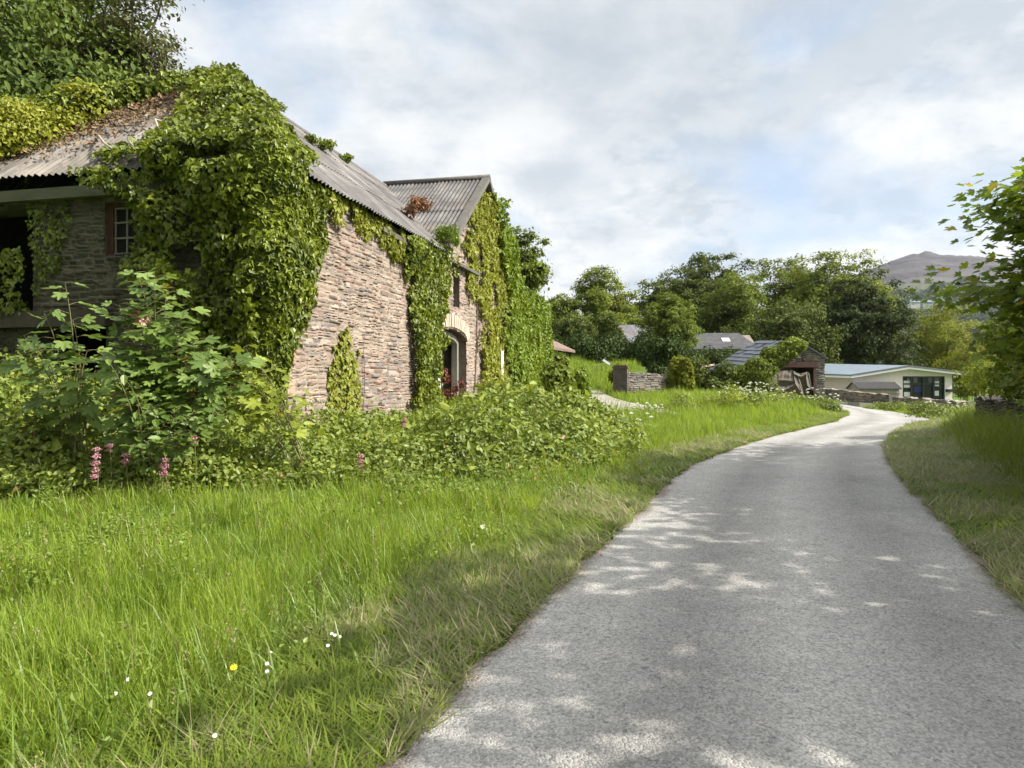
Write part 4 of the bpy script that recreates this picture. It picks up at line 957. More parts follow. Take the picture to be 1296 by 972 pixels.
pos = [(1149, 383, 905, 9), (1163, 386, 885, 8), (1176, 381, 900, 9), (1186, 374, 960, 8), (1199, 376, 950, 8), (1215, 373, 965, 8), (1136, 372, 1000, 6), (1158, 370, 990, 6), (1228, 377, 900, 7), (1242, 380, 890, 8)]
lbs = ['round dark tree just beside the white farmhouse gable', 'second round dark tree behind the white farmhouses', 'dark tree standing above the blue-grey farmhouse', 'tree on the field edge above the farmhouses',
       'rounded tree midway along the far hedgerow', 'tree at the far hedgerow below the moor', 'small tree low on the moor slope over the yew', 'small tree at the moor foot above the farms', 'tree beyond the bright far field', 'tree at the far end of the bright field']
for (px_, py_, r_, s_), lb in zip(pos, lbs):
    c = hill_pt(np.array([float(px_)]), np.array([float(r_)]))[0]
    T = thing('hillside_tree', lb, 'tree', tuple(c), 0, 'round trees by the far farms'); 
    foliage('crown', F_BLUE, [ball(c + np.array((0, 0, s_ * .75)), (s_, s_, s_ * .85), 420, 2.4, SPRAY, shell=.2)], T, c)
    b = MB(); b.tube([c - (0, 0, 1), c + (0, 0, s_ * .6)], .6, 6); b.build('trunk', BARK, T, c)
# ================================================================ yard wall, pillar, sheds, bungalow
def world_wall(name, label, cat, p0, p1, zb, zt, seed, thick=.4, res=.045, mat=STONE, pal=PAL_GREY, group=None, ragged=.08, **kw):
    """free-standing rubble wall from p0 to p1 with both faces, ends and an uneven top"""
    p0 = np.array(p0, float); p1 = np.array(p1, float); L = np.linalg.norm(p1 - p0); u = (p1 - p0) / L; nn = np.array((u[1], -u[0]))
    rz = math.atan2(u[1], u[0]); T = thing(name, label, cat, (p0[0], p0[1], 0), rz, group)
    xs = np.linspace(0, L, int(L / res) + 2); zs = np.linspace(0, 1, int(max(zt) / res) + 2)
    X, Z, D, Cc = stones(xs, np.linspace(0, max(zt), len(zs)), seed, pal=pal, **kw)
    top = np.interp(xs, np.linspace(0, L, len(zt)), zt) + ragged * (fbm(xs, xs * 0, 2.2, seed) - .5) * 2; bot = np.interp(xs, np.linspace(0, L, len(zb)), zb)
    Zc = np.minimum(Z, top[None, :]); Zc = np.maximum(Zc, bot[None, :] - .15)
    ny, nx = X.shape; m = MB()
    front = np.stack([X, -D, Zc], -1).reshape(-1, 3); back = np.stack([X, thick + D, Zc], -1).reshape(-1, 3)
    F = grid_faces(ny, nx); m.add(front, F, Cc.reshape(-1, 3)); m.add(back, F[:, ::-1], Cc.reshape(-1, 3))
    tn = 6; tt = np.linspace(0, 1, tn)[:, None]
    Vt = np.stack([np.tile(xs, (tn, 1)), np.tile(tt * thick, (1, nx)), top[None] + .03 * (vnoise(np.tile(xs, (tn, 1)), np.tile(tt, (1, nx)), 9, seed) - .2) * np.sin(tt * np.pi)], -1)
    Ct = np.tile(Cc[ny * 2 // 3][None], (tn, 1, 1))
    m.add(Vt.reshape(-1, 3), grid_faces(tn, nx), Ct.reshape(-1, 3))
    for x_, i_ in ((0, 0), (L, nx - 1)):
        z_ = np.linspace(bot[i_] - .15, top[i_], 12)
        Ve = np.stack([np.full((12, 2), x_), np.tile([0, thick], (12, 1)), np.tile(z_[:, None], (1, 2))], -1); m.add(Ve.reshape(-1, 3), grid_faces(12, 2), pal.mean(0))
    m.build('masonry', mat, T, None, color=True)
    return T
# gate pillar, brick
px0 = at(785.5, 478, 33)[0]; zb = h1(px0, 33)
pil = thing('gate_pillar', 'dark brick gate pillar with a stepped cap at the yard entrance', 'pillar', (px0, 33, zb), R(-14))
def brick_mat():
    m, t, out = new_mat('old_brick')
    tc = t.new('ShaderNodeTexCoord'); br = t.new('ShaderNodeTexBrick', ins={'Scale': 1.0, 'Mortar Size': .006, 'Brick Width': .225, 'Row Height': .075, 'Color1': (.075, .058, .052, 1), 'Color2': (.12, .095, .085, 1), 'Mortar': (.13, .12, .11, 1)})
    v = t.mapping(tc.outputs['Object'], rot=(R(90), 0, 0)); t.l.new(v, br.inputs['Vector'])
    n = t.noise(tc.outputs['Object'], 5, 5, .7)
    t.l.new(principled(t, t.mix(.6, br.outputs[0], t.ramp(n, [(.3, .6), (.7, 1.3)]), 'MULTIPLY'), .9, .2, bump(t, br.outputs['Fac'], -.6, .01)).outputs[0], out.inputs[0])
    return m
BRK = brick_mat()
hp = (HY - 463) / FPX * 33 + EYE - zb
b = MB(); b.box(-.33, .33, -.33, .33, -.1, hp - .12); b.build('shaft', BRK, pil)
b = MB(); b.box(-.37, .37, -.37, .37, hp - .12, hp - .04); b.box(-.3, .3, -.3, .3, hp - .04, hp + .03); b.build('cap', BRK, pil)
world_wall('yard_wall', 'low sunlit rubble wall running from the gate pillar', 'wall', (5.5, 33.0), (8.1, 34.5), (.6, .5), (1.84, 1.76), 31, res=.035, relief=.03, pal=PAL_GREY * .95, course=(.05, .13), length=(.12, .4), mortar=np.array((.2, .18, .15)))
MET = plain_mat('pale_tin', (.28, .29, .30), .45, .4, .3, 5.0)
def sheet(name, label, P4, mat, cat='metal sheet'):
    P4 = np.array(P4, float); o_ = P4.mean(0); nn = unit(np.cross(P4[1] - P4[0], P4[3] - P4[0])) * .02; nu_ = 20
    uu, vv = np.meshgrid(np.linspace(0, 1, nu_), [0, 1.]); W = P4[0] * ((1 - uu) * (1 - vv))[..., None] + P4[1] * (uu * (1 - vv))[..., None] + P4[2] * (uu * vv)[..., None] + P4[3] * ((1 - uu) * vv)[..., None]
    W = W + nn * (np.arange(nu_) % 2)[None, :, None] * 1.3; Fq = grid_faces(2, nu_)
    V = np.concatenate([W.reshape(-1, 3), W.reshape(-1, 3) - nn * .4]); n_ = 2 * nu_
    e = np.array([(i, i + 1, i + 1 + n_, i + n_) for i in range(nu_ - 1)] + [(nu_ + i + 1, nu_ + i, nu_ + i + n_, nu_ + i + 1 + n_) for i in range(nu_ - 1)])
    return tag(link(name, V, [Fq, Fq[:, ::-1] + n_, e], mat, None, o_), label, cat)
sheet('tin_sheet', 'loose pale tin sheet lying in the rough yard grass', [at(762, 456.5, 42), at(772, 463, 41), at(772.5, 460, 41.6), at(764, 454.5, 42.6)], MET)
sheet('tin_sheet', 'pinkish sheet propped against the ivy bank by the shed', [at(884, 465.5, 43), at(904, 463, 43), at(905, 460.5, 43.8), at(892, 462.5, 43.8)], plain_mat('pinkish_board', (.3, .22, .18), .8, .2, .2))
# corrugated roofed byre
def ridge_house(name, label, cat, A, Bp, Cc, wallm, roofm, eave, ridge, base, depth, extra=None):
    pass
Y = 64.0
by = thing('tin_roofed_byre', 'byre with a grey-white rusting corrugated roof behind the yard hedge', 'byre', tuple(at(806, 478, Y) * [1, 1, 0]), R(8)); s = Y / FPX
e0 = EYE + (HY - 434) * s; r0 = EYE + (HY - 408) * s
b = MB(); b.box(-2.0, 2.2, 0, 6, 1.5, e0); b.prism([(0, e0), (6, e0), (3, r0 - .15)], -2.0, 2.2); b.V[-1] = b.V[-1][:, [1, 0, 2]]; b.build('wall', plain_mat('rust_pink_wall', (.18, .12, .10), .9, .1, .4, 1.5), by)
m, t, out = new_mat('rust_streaked_tin'); tc = t.new('ShaderNodeTexCoord'); n_ = t.noise(t.mapping(tc.outputs['Object'], (2.5, .35, .35)), 1.4, 5, .65); n2_ = t.noise(tc.outputs['Object'], .9, 4, .6)
c_ = t.mix(t.ramp(n_, [(.38, 0.0), (.62, 1.0)]), (.16, .17, .19), (.09, .075, .072)); c_ = t.mix(t.ramp(n2_, [(.5, 0.0), (.66, .7)]), c_, (.12, .075, .05)); t.l.new(principled(t, c_, .6, .4).outputs[0], out.inputs[0]); TIN = m
us = np.arange(-2.2, 2.41, .05)
def slope_sheet(name, us, y0, z0, y1, z1, mat, par, amp=.02, wl=.15, skew=0.0):
    V = []
    for v in (0, 1): V.append(np.stack([us + skew * v, y0 + (y1 - y0) * v + 0 * us, z0 + (z1 - z0) * v + amp * np.cos(us / wl * 6.283)], 1))
    V = np.concatenate(V); W2 = V - (0, 0, .04); n = len(us); F = grid_faces(2, n); return link(name, np.concatenate([V, W2]), [F, F[:, ::-1] + 2 * n], mat, par)
slope_sheet('roof', us, -.25, e0 - .05, 3.0, r0, TIN, by); slope_sheet('roof', us, 6.25, e0 - .05, 3.0, r0, TIN, by)
bush('byre_ivy', 'dark ivy knob clinging to the end of the tin-roofed byre', (at(771, 430, 63)[0], 63, at(771, 424, 63)[2]), (1.5, 1.4, 2.1), 3000, .25, F_DARK, seed=91, cat='ivy')
# slate roofed building with a rooflight
Y = 56.0; s = Y / FPX; X0, X1 = (878 - CX) * s, (960 - CX) * s
sh = thing('slate_roofed_shed', 'long low stone shed with a dark slate roof and a small white rooflight', 'shed', ((X0 + X1) / 2, Y, 0), R(-4)); hw = (X1 - X0) / 2
e0 = EYE + (HY - 440) * s; r0 = EYE + (HY - 418.5) * s
b = MB(); b.box(-hw, hw, .3, 5.5, .3, e0 - .05); b.prism([(.3, e0 - .05), (5.5, e0 - .05), (2.9, r0 - .2)], -hw, hw); b.V[-1] = b.V[-1][:, [1, 0, 2]]; b.build('wall', plain_mat('far_rubble', (.26, .22, .18), .95, .1, .4, 3.0), sh)
m, t, out = new_mat('dark_slate'); tc = t.new('ShaderNodeTexCoord'); br = t.new('ShaderNodeTexBrick', ins={'Scale': 1.0, 'Mortar Size': .012, 'Brick Width': .3, 'Row Height': .2, 'Color1': (.048, .047, .048, 1), 'Color2': (.075, .072, .073, 1), 'Mortar': (.03, .03, .03, 1)})
t.l.new(tc.outputs['Object'], br.inputs['Vector']); n_ = t.noise(tc.outputs['Object'], 1.2, 5, .6)
t.l.new(principled(t, t.mix(.5, br.outputs[0], t.ramp(n_, [(.3, .65), (.7, 1.35)]), 'MULTIPLY'), .7, .3).outputs[0], out.inputs[0]); SLATE = m
P = [(-hw - .15, -.1, e0 - .1), (hw + .15, -.1, e0 - .1), (hw - .9, 2.9, r0), (-hw + .1, 2.9, r0), (hw + .15, 5.9, e0 - .1), (-hw - .15, 5.9, e0 - .1)]
P2 = [(x, y, z - .1) for x, y, z in P]
link('roof', P + P2, [np.array([(0, 1, 2, 3), (3, 2, 4, 5), (9, 8, 7, 6), (11, 10, 8, 9), (0, 6, 7, 1), (1, 7, 8, 2), (2, 8, 10, 4), (4, 10, 11, 5), (5, 11, 9, 3), (3, 9, 6, 0)])], SLATE, sh)
ry0, ry1 = .42, .64; x_ = (924 - CX) * s - (X0 + X1) / 2; gy_ = lambda f: (-.1 + 3.0 * f, e0 - .1 + (r0 - e0 + .1) * f)
(y0, z0), (y1, z1) = gy_(ry0), gy_(ry1)
b = MB(); b.add([(x_ - .32, y0, z0 + .06), (x_ + .32, y0, z0 + .06), (x_ + .32, y1, z1 + .06), (x_ - .32, y1, z1 + .06), (x_ - .32, y0, z0), (x_ + .32, y0, z0), (x_ + .32, y1, z1), (x_ - .32, y1, z1)], np.array([(0, 1, 2, 3), (0, 4, 5, 1), (1, 5, 6, 2), (2, 6, 7, 3), (3, 7, 4, 0)]))
b.build('rooflight', plain_mat('white_rooflight', (.5, .5, .52), .3, .5, .05), sh)
b = MB(); b.box(-hw - .1, -hw + .55, 2.5, 3.3, r0 - 1.2, r0 + .55); b.box(-hw - .15, -hw + .6, 2.45, 3.35, r0 + .55, r0 + .65); b.build('chimney', plain_mat('pale_chimney', (.25, .235, .21), .9, .1), sh)

# ---------------------------------------------------------------- the ruined shed by the bend
Y = 38.5; s = Y / FPX
rs = thing('ruined_shed', 'ruined stone shed with slipping bluish slates and a red lintel over its opening', 'shed', (at(1043.5, 478, Y)[0], Y, 0), R(0))
zE = EYE + (HY - 452) * s; zA = EYE + (HY - 432.5) * s; xA = -(1043.5 - 1011) * s; xL = -(1043.5 - 950) * s; zL = EYE + (HY - 472) * s
def shed_keep(x, z): return np.where(x > xA, z < zA + (zE - zA) * (x - xA) / (0 - xA), z < zA + (zL - zA) * (x - xA) / (xL - xA))
od0, od1, ozt = -(1043.5 - 958) * s, -(1043.5 - 1029) * s, EYE + (HY - 464) * s
wall_sheet('front_wall', xL, 0, .0, zA, .03, 41, lambda x, D, z: np.stack([x, -D, z], -1), STONE, rs, lambda x, z: (x > od0) & (x < od1) & (z < ozt), shed_keep, course=(.06, .15), relief=.035, pal=PAL_GREY * .85, mortar=np.array((.22, .2, .17)))
b = MB(); b.box(-.35, 0.02, .02, 5.6, 0, zE - .03); b.box(xL, xL + .35, .02, 5.6, 0, zL - .05); b.box(xL, 0, 5.3, 5.6, 0, zL); b.build('wall', plain_mat('far_rubble_red', (.28, .21, .17), .95, .1, .4, 3.0), rs)
b = MB(); b.box(od0 - .2, od1 + .25, -.09, .3, ozt - .04, ozt + .26); b.build('lintel', plain_mat('red_iron_lintel', (.11, .065, .055), .8, .2, .4, 6.0), rs)
b = MB(); b.box(od1 - .0, od1 + .12, -.07, .02, .2, ozt - .05); b.build('door_post', plain_mat('red_post', (.11, .072, .06), .8, .2, .4, 6.0), rs)
SL2 = plain_mat('bluish_slate', (.115, .13, .15), .6, .4, .4, 2.5, stretch=(.4, 3, .4))
dz = .06
V = [(.18, -.12, zE - .06), (xA, -.12, zA + .05), (xA - .35, 5.7, zA + .35), (.18, 5.7, zE + .1), (xL - .35, -.05, zL - .12), (xL - .75, 5.7, zL + .2)]
V2 = [(x, y, z - dz) for x, y, z in V]
link('roof', V + V2, [np.array([(0, 1, 2, 3), (1, 4, 5, 2), (9, 8, 7, 6), (8, 11, 10, 7), (0, 6, 7, 1), (1, 7, 10, 4), (4, 10, 11, 5), (0, 3, 9, 6), (3, 2, 8, 9), (2, 5, 11, 8)])], SL2, rs)
# courses of slates slipping on the lane side, each a ragged strip
b = MB()
for i in range(9):
    f0, f1 = i / 9, (i + 1.25) / 9
    for j in range(14):
        if random.random() < .14: continue
        g0, g1 = j / 14 + random.uniform(-.01, .01), (j + .96) / 14; a = np.array(V[4]) * (1 - g0) + np.array(V[5]) * g0; a2 = np.array(V[1]) * (1 - g0) + np.array(V[2]) * g0
        c = np.array(V[4]) * (1 - g1) + np.array(V[5]) * g1; c2 = np.array(V[1]) * (1 - g1) + np.array(V[2]) * g1; f1_ = min(1, f1)
        up = np.array((0, 0, .03 + random.uniform(0, .014))); lo_ = np.array((0, 0, .03))
        b.add([a + (a2 - a) * f0 + up + lo_, c + (c2 - c) * f0 + up + lo_, c + (c2 - c) * f1_ + up * .4, a + (a2 - a) * f1_ + up * .4], np.array([(0, 1, 2, 3)]))
b.build('slate', SL2, rs)
ctr = at(990, 455, 38.0); ip = []
for (px, py, rr_, n) in ((1004, 438, .6, 1100), (992, 446, .62, 1200), (978, 456, .65, 1200), (965, 466, .7, 1300), (938, 474, .7, 1100), (930, 488, .7, 1000), (1012, 436, .4, 600), (985, 452, .5, 800), (972, 466, .55, 900), (956, 463, .55, 900), (942, 474, .6, 900), (975, 447, .5, 700), (935, 482, .7, 1000), (1000, 446, .4, 600)):
    ip.append(ball(at(px, py, 38.2), (rr_, .5, rr_ * .75), n, .15, IVY, shell=.3))
ip += [ball(at(px, py, 39.4), (.5, .7, .36), 800, .14, IVY, shell=.35) for px, py in ((994, 439), (984, 446), (973, 453), (962, 460), (951, 467), (1003, 434))]
ivy_thing('shed_ivy', 'dark ivy rope sprawling down the gable of the ruined shed', 'ivy', at(955, 490, 38.2), ip, F_MID)
# torn tarpaulin hanging across the opening: folded sheets with sags
tp_m = plain_mat('dirty_canvas', (.165, .145, .12), .9, .1, .3, 5.0)
tp_ = thing('tarpaulin', 'torn greyish canvas tarpaulin sagging across the open front of the ruined shed', 'tarpaulin', tuple(at(990, 500, 38.1))); og = np.array(tp_.location)
def drape(pts_top, pts_bot, folds, depth, name):
    nx, nz = 60, 22; uu = np.linspace(0, 1, nx); tt = np.linspace(0, 1, len(pts_top)); tb = np.linspace(0, 1, len(pts_bot))
    T_ = np.stack([np.interp(uu, tt, np.array(pts_top)[:, k]) for k in (0, 1)], 1); B_ = np.stack([np.interp(uu, tb, np.array(pts_bot)[:, k]) for k in (0, 1)], 1)
    V = []
    for v in np.linspace(0, 1, nz):
        q_ = T_ * (1 - v) + B_ * v; yy = 38.05 - depth * (.15 + .85 * v) - .02 * np.sin(uu * folds * 6.28 + 2 * v) * (.15 + v * .55) - .006 * np.sin(uu * folds * 15 + v * 3) - .10 * (vnoise(uu * 3, v * 2 + 0 * uu, 1.3, int(folds * 7)) - .5)
        V.append(np.stack([(q_[:, 0] - CX) / FPX * yy, yy, EYE + (HY - q_[:, 1]) / FPX * yy], 1))
    V = np.concatenate(V); W2 = V + (0, .012, 0); F = grid_faces(nz, nx)
    link(name, np.concatenate([V, W2]), [F, F[:, ::-1] + len(V)], tp_m, tp_, og, smooth=True)
drape([(951, 478), (962, 473), (975, 470), (984, 471)], [(948, 502), (962, 503), (975, 503), (985, 502)], 5, .5, 'canvas')
drape([(974, 470), (990, 469.5), (1003, 468.5)], [(978, 483), (990, 481), (1004, 482)], 2.5, .25, 'canvas')
drape([(978, 481), (992, 489), (1006, 483)], [(982, 497), (995, 493), (1006, 487)], 2, .35, 'canvas')
drape([(1003, 468), (1006, 470), (1009, 472)], [(1007, 486), (1015, 498), (1020, 503)], 1.5, .35, 'canvas')
drape([(1003, 468.5), (1012, 473), (1022, 470.5)], [(1005, 473), (1013, 477), (1021, 474)], 1.5, .2, 'canvas')
drape([(1019, 470.5), (1022, 471), (1024, 472)], [(1022, 488), (1026, 493), (1029, 494)], 1.2, .25, 'canvas')
b = MB(); b.box(-2.6, -.75, .5, .56, .3, 1.75); b.build('inner_board', plain_mat('brown_board', (.22, .17, .13), .9, .1, .3), rs)

# ---------------------------------------------------------------- white bungalow
Y = 56.0; s = Y / FPX
P0 = at(1081, 478, Y)[0]; wB = (1205 - 1081) * s
bu = thing('bungalow', 'low white bungalow with a pale blue-grey roof and wide dark glazed front', 'bungalow', (P0, Y, 0), R(0))
WH = plain_mat('white_render', (.86, .765, .73), .85, .2, .08, 3.0); zg = -1.1
zw = EYE + (HY - 474.5) * s; za = EYE + (HY - 464.3) * s; xa = (1146 - 1081) * s; zr = EYE + (HY - 472.5) * s
wx0, wx1, wz1, wz0 = (1142.5 - 1081) * s, (1196 - 1081) * s, EYE + (HY - 476.2) * s, EYE + (HY - 503.5) * s
V = [(0, 0, zg), (wx0, 0, zg), (wx0, 0, wz1), (wx1, 0, wz1), (wx1, 0, zg), (wB, 0, zg), (wB, 0, zr), (xa, 0, za), (0, 0, zw)]
fo = link('front_wall', V + [(x, .3, z) for x, y, z in V], [np.array([(0, 1, 2, 8), (4, 5, 6, 3), ]), np.array([(2, 3, 6, 7, 8)]), np.array([(1, 10, 11, 2), (2, 11, 12, 3), (3, 12, 13, 4)])], WH, bu)
sx_ = -(1081 - 1035) / 1.0 * s
b = MB(); b.add([(0, 0, zg), (0, 0, zw), (-3.0, 13.0, zw - .1), (-3.0, 13.0, zg)], np.array([(0, 1, 2, 3)])); b.add([(-3, 13, zg), (-3, 13, zw - .1), (wB, 13, zr), (wB, 13, zg)], np.array([(0, 1, 2, 3)])); b.add([(wB, 0, zg), (wB, 13, zg), (wB, 13, zr), (wB, 0, zr)], np.array([(0, 1, 2, 3)])); b.build('wall', WH, bu)
b = MB(); b.beam((-1.15, 4.98, zg), (-1.15, 4.98, zw - .05), .08, .08); b.build('drainpipe', plain_mat('grey_pipe', (.3, .3, .3), .5), bu)
rb = plain_mat('pale_blue_roof', (.17, .205, .24), .45, .35, .12, .8)
eL = np.array((-(1081 - 1073) * s, -.45, EYE + (HY - 474.2) * s)); aP = np.array((xa, -.45, EYE + (HY - 462.6) * s)); eR = np.array(((1221 - 1081) * s, -.45, EYE + (HY - 471.2) * s))
bL = np.array((-4.4, 13.3, EYE + (HY - 469.5) * 69.3 / FPX)); bA = np.array((xa - 5.5, 13.3, EYE + (HY - 458.8) * 69.3 / FPX)); bR = np.array((wB + .6, 13.3, zr))
T_ = [eL, aP, eR, bL, bA, bR]; U_ = [p - (0, 0, .10) for p in T_]
link('roof', T_ + U_, [np.array([(0, 1, 4, 3), (1, 2, 5, 4), (9, 10, 7, 6), (10, 11, 8, 7), (3, 9, 6, 0), (2, 8, 11, 5), (3, 4, 10, 9), (4, 5, 11, 10)])], rb, bu)
WT = plain_mat('white_fascia', (.86, .86, .84), .6, .3, .05); GR = plain_mat('grey_flashing', (.16, .17, .18), .5, .4, .1)
b = MB(); b.beam(eL + (0, -.03, -.20), aP + (0, -.03, -.20), .05, .15); b.beam(aP + (0, -.03, -.20), eR + (0, -.03, -.20), .05, .15); b.beam(eL + (0, -.03, -.2), bL + (0, -.03, -.2), .05, .14); b.build('fascia', WT, bu)
b = MB(); b.beam(eL + (0, -.05, -.05), aP + (0, -.05, -.05), .06, .13); b.beam(aP + (0, -.05, -.05), eR + (0, -.05, -.05), .06, .13); b.build('verge_flashing', GR, bu)
wn = thing('window', None, None); wn.parent = bu
fr = plain_mat('charcoal_frame', (.035, .037, .04), .4, .4, .1)
b = MB(); ww = wx1 - wx0
for x in (wx0, wx0 + ww * .22, wx0 + ww * .5, wx0 + ww * .75, wx1): b.box(x - .07, x + .07, .06, .16, zg, wz1)
for z in (wz1 - .04, wz1 - .62): b.box(wx0, wx1, .075, .15, z - .05, z + .05)
b.build('frame', fr, wn)
gm, t, out = new_mat('window_glass'); t.l.new(principled(t, (.02, .024, .03), .08, .5).outputs[0], out.inputs[0])
b = MB(); b.box(wx0, wx1, .17, .19, zg, wz1); b.build('pane', gm, wn)
pp_ = plain_mat('white_poster', (.75, .78, .78), .6, .2, .15, 8)
for i, (x, z, w_, h_, c) in enumerate(((.13, .56, .55, .55, 0), (.13, .15, .5, .35, 0), (.83, .62, .4, .42, 0), (.83, .18, .34, .4, 0), (.42, .35, .8, .45, 1))):
    z_ = wz0 + z * (wz1 - wz0); x_ = wx0 + ww * x; b = MB(); b.box(x_ - w_ / 2, x_ + w_ / 2, .145 if c == 0 else .150, .165, z_ - .15, z_ - .15 + h_)
    if c == 0: b.build('notice', pp_, wn)
    else: b.build('blue_display', plain_mat('deep_blue_panel', (.03, .04, .16), .5), wn)
b = MB()
dcm = plain_mat('dim_curtain', (.18, .18, .17), .9, .1, .3)
for px_ in (1152, 1160, 1179, 1187): x_ = (px_ - 1081) * s; b = MB(); b.box(x_ - .16, x_ + .16, .155, .168, wz1 - .52, wz1 - .1); b.build('curtain', dcm, wn)
b = MB(); x_ = (1201 - 1081) * s; b.box(x_ - .28, x_ + .25, -.26, 0, EYE + (HY - 496) * s, EYE + (HY - 492.5) * s); b.build('planter_bracket', fr, bu)
for px_, py_ in ((1081, 477.5), (1208, 475.5)): b = MB(); b.tube([at(px_, py_, Y - .2) - (P0, Y, 0), at(px_, py_ + 2.6, Y - .2) - (P0, Y, 0)], .09, 8); b.build('lamp', WT, bu)
# little store with tin roof
Y = 53.5; s = Y / FPX; X0 = at(1087, 478, Y)[0]; w_ = (1139 - 1087) * s
st = thing('garden_store', 'small rendered store with a ribbed grey roof in front of the white bungalow', 'store', (X0, Y, 0), 0)
zt_ = EYE + (HY - 491) * s; zr_ = EYE + (HY - 483.3) * s
b = MB(); b.box(.05, w_ - .05, 0, 1.9, -1.2, zt_ - .02); b.add([(.05, 0, zt_), (.05, 1.9, zt_), (.05, .95, zr_ - .05), (w_ - .05, 0, zt_), (w_ - .05, 1.9, zt_), (w_ - .05, .95, zr_ - .05)], [np.array([(0, 1, 2), (5, 4, 3)])]); b.build('wall', plain_mat('beige_render', (.38, .345, .30), .9, .1, .15, 3.0), st)
us = np.arange(-.1, w_ + .12, .03)
slope_sheet('roof', us, -.15, zt_ - .06, .95, zr_, plain_mat('dull_ribbed_roof', (.10, .095, .092), .7, .3, .3, 4.0), st, .035, .19); slope_sheet('roof', us, 2.05, zt_ - .06, .95, zr_, plain_mat('dull_ribbed_roof', (.10, .095, .092), .7, .3, .3, 4.0), st, .035, .19)
b = MB(); b.box(.0, w_, -.03, -.005, EYE + (HY - 498.5) * s, EYE + (HY - 497.8) * s); b.build('plank_line', GR, st)

# ---------------------------------------------------------------- walls along the far verge and the near side
world_wall('lane_wall', 'low mossy stone wall along the far verge below the bungalow', 'wall', (at(1036, 478, 50)[0], 50), (at(1125, 478, 42)[0], 42), (-.6, -.4), (.85, .55), 51, pal=PAL_GREY * .75, res=.06)
world_wall('lane_wall', 'grey stone wall stub running on under the glazed bungalow front', 'wall', (at(1125, 478, 42)[0] + .1, 41.8), (at(1225, 478, 34)[0], 34), (-.4, -.2), (.45, .42), 52, pal=PAL_GREY * 1.1, res=.06)
b = MB(); A_, B_ = at(1122, 501, 44), at(1148, 506.5, 42); b.beam(A_, B_, .06, .22); pl_ = b.build('plank', bm_, None, A_); tag(pl_, 'grey plank rail leaning along the far wall near the garden store', 'plank')
world_wall('dry_stone_wall', 'dark tumbledown dry-stone wall half hidden by tall verge grass', 'wall', (at(1243, 478, 18.5)[0] - .15, 18.5), (9.3, 9.2), (.2, .2), (1.12, 1.02, 1.1, 1.2, 1.2), 53, thick=.55, res=.03, pal=PAL_GREY * .55, course=(.04, .11), length=(.2, .6), relief=.055, joint=.02, mortar=np.array((.05, .045, .04)), ragged=.14)
# far farmhouses
FW = plain_mat('far_white', (.5, .49, .47), .9, .1, .05); FS = plain_mat('far_slate', (.16, .19, .24), .7, .3, .1)
for (px_, py_, w_, h_, lb, wm_) in ((1156.5, 383.5, 11, 1.9, 'white farmhouse on the far hillside beside round dark trees', FW), (1172, 383.5, 12, 2.6, 'pale blue-grey farmhouse on the far hillside below the moor', plain_mat('far_blue_grey', (.32, .36, .42), .8, .1, .05))):
    c = hill_pt(np.array([float(px_)]), np.array([840.]))[0]; zy = EYE + (HY - py_) / FPX * 840
    T = thing('farmhouse', lb, 'house', (c[0], c[1], zy - h_ * .5), 0, 'far farmhouses')
    b = MB(); b.box(-w_ / 2, w_ / 2, -4, 4, -6, h_); b.build('wall', wm_, T)
    b = MB(); b.prism([(-w_ / 2 - .5, h_ - .2), (w_ / 2 + .5, h_ - .2), (w_ / 2 - .5, h_ + 2.0), (-w_ / 2 + .5, h_ + 2.0)], -.1, .1); b.V[-1][:, 1] = np.where(b.V[-1][:, 2] > h_, 0 + np.sign(b.V[-1][:, 1]) * .3, np.sign(b.V[-1][:, 1]) * 4.5); b.build('roof', FS, T)
    for x in (-w_ * .3, 0, w_ * .3): b = MB(); b.box(x - .5, x + .5, -4.1, -3.98, .2, 1.2); b.build('window', gl, T)
    b = MB(); b.box(-w_ * .4, -w_ * .4 + 1.2, -.6, .6, h_ + 1.2, h_ + 3); b.build('chimney', wm_, T)
# ================================================================ grass
def blades(P, h, w, lean, az, bend, name, mat, label, seg=3):
    """tapering, bending blades: P roots, h length, w width, lean tilt from upright, az bearing of the lean"""
    n = len(P); t = np.linspace(0, 1, seg + 1)
    ang = lean[:, None] + bend[:, None] * t[None] ; dl = h[:, None] / seg
    ux = np.cumsum(np.sin(ang[:, :-1]) * dl, 1); uz = np.cumsum(np.cos(ang[:, :-1]) * dl, 1)
    ux = np.concatenate([np.zeros((n, 1)), ux], 1); uz = np.concatenate([np.zeros((n, 1)), uz], 1)
    D = np.stack([np.cos(az), np.sin(az)], 1); Sd = np.stack([-np.sin(az + rng.normal(0, .5, n)), np.cos(az)], 1); Sd = Sd / np.linalg.norm(Sd, axis=1, keepdims=True)
    ww = w[:, None] * (1 - t[None] ** 1.6) * .5
    C = np.stack([P[:, 0, None] + ux * D[:, 0, None], P[:, 1, None] + ux * D[:, 1, None], P[:, 2, None] + uz], -1)
    off = np.stack([Sd[:, 0, None] * ww, Sd[:, 1, None] * ww, 0 * ww], -1)
    L_ = C[:, :-1] - off[:, :-1]; R_ = C[:, :-1] + off[:, :-1]
    V = np.concatenate([np.stack([L_, R_], 2).reshape(n, seg * 2, 3), C[:, -1:]], 1); m = seg * 2 + 1
    base = (np.arange(n) * m)[:, None]
    Q = np.concatenate([base + np.array([[2 * i, 2 * i + 1, 2 * i + 3, 2 * i + 2]]) for i in range(seg - 1)], 0)
    T3 = base + np.array([[2 * seg - 2, 2 * seg - 1, 2 * seg]])
    return V.reshape(-1, 3), [Q, T3]
def barn_dist(x, y):
    q = np.stack([x - BX, y - BY], 1); return q @ WV, q @ NV_           # s, d
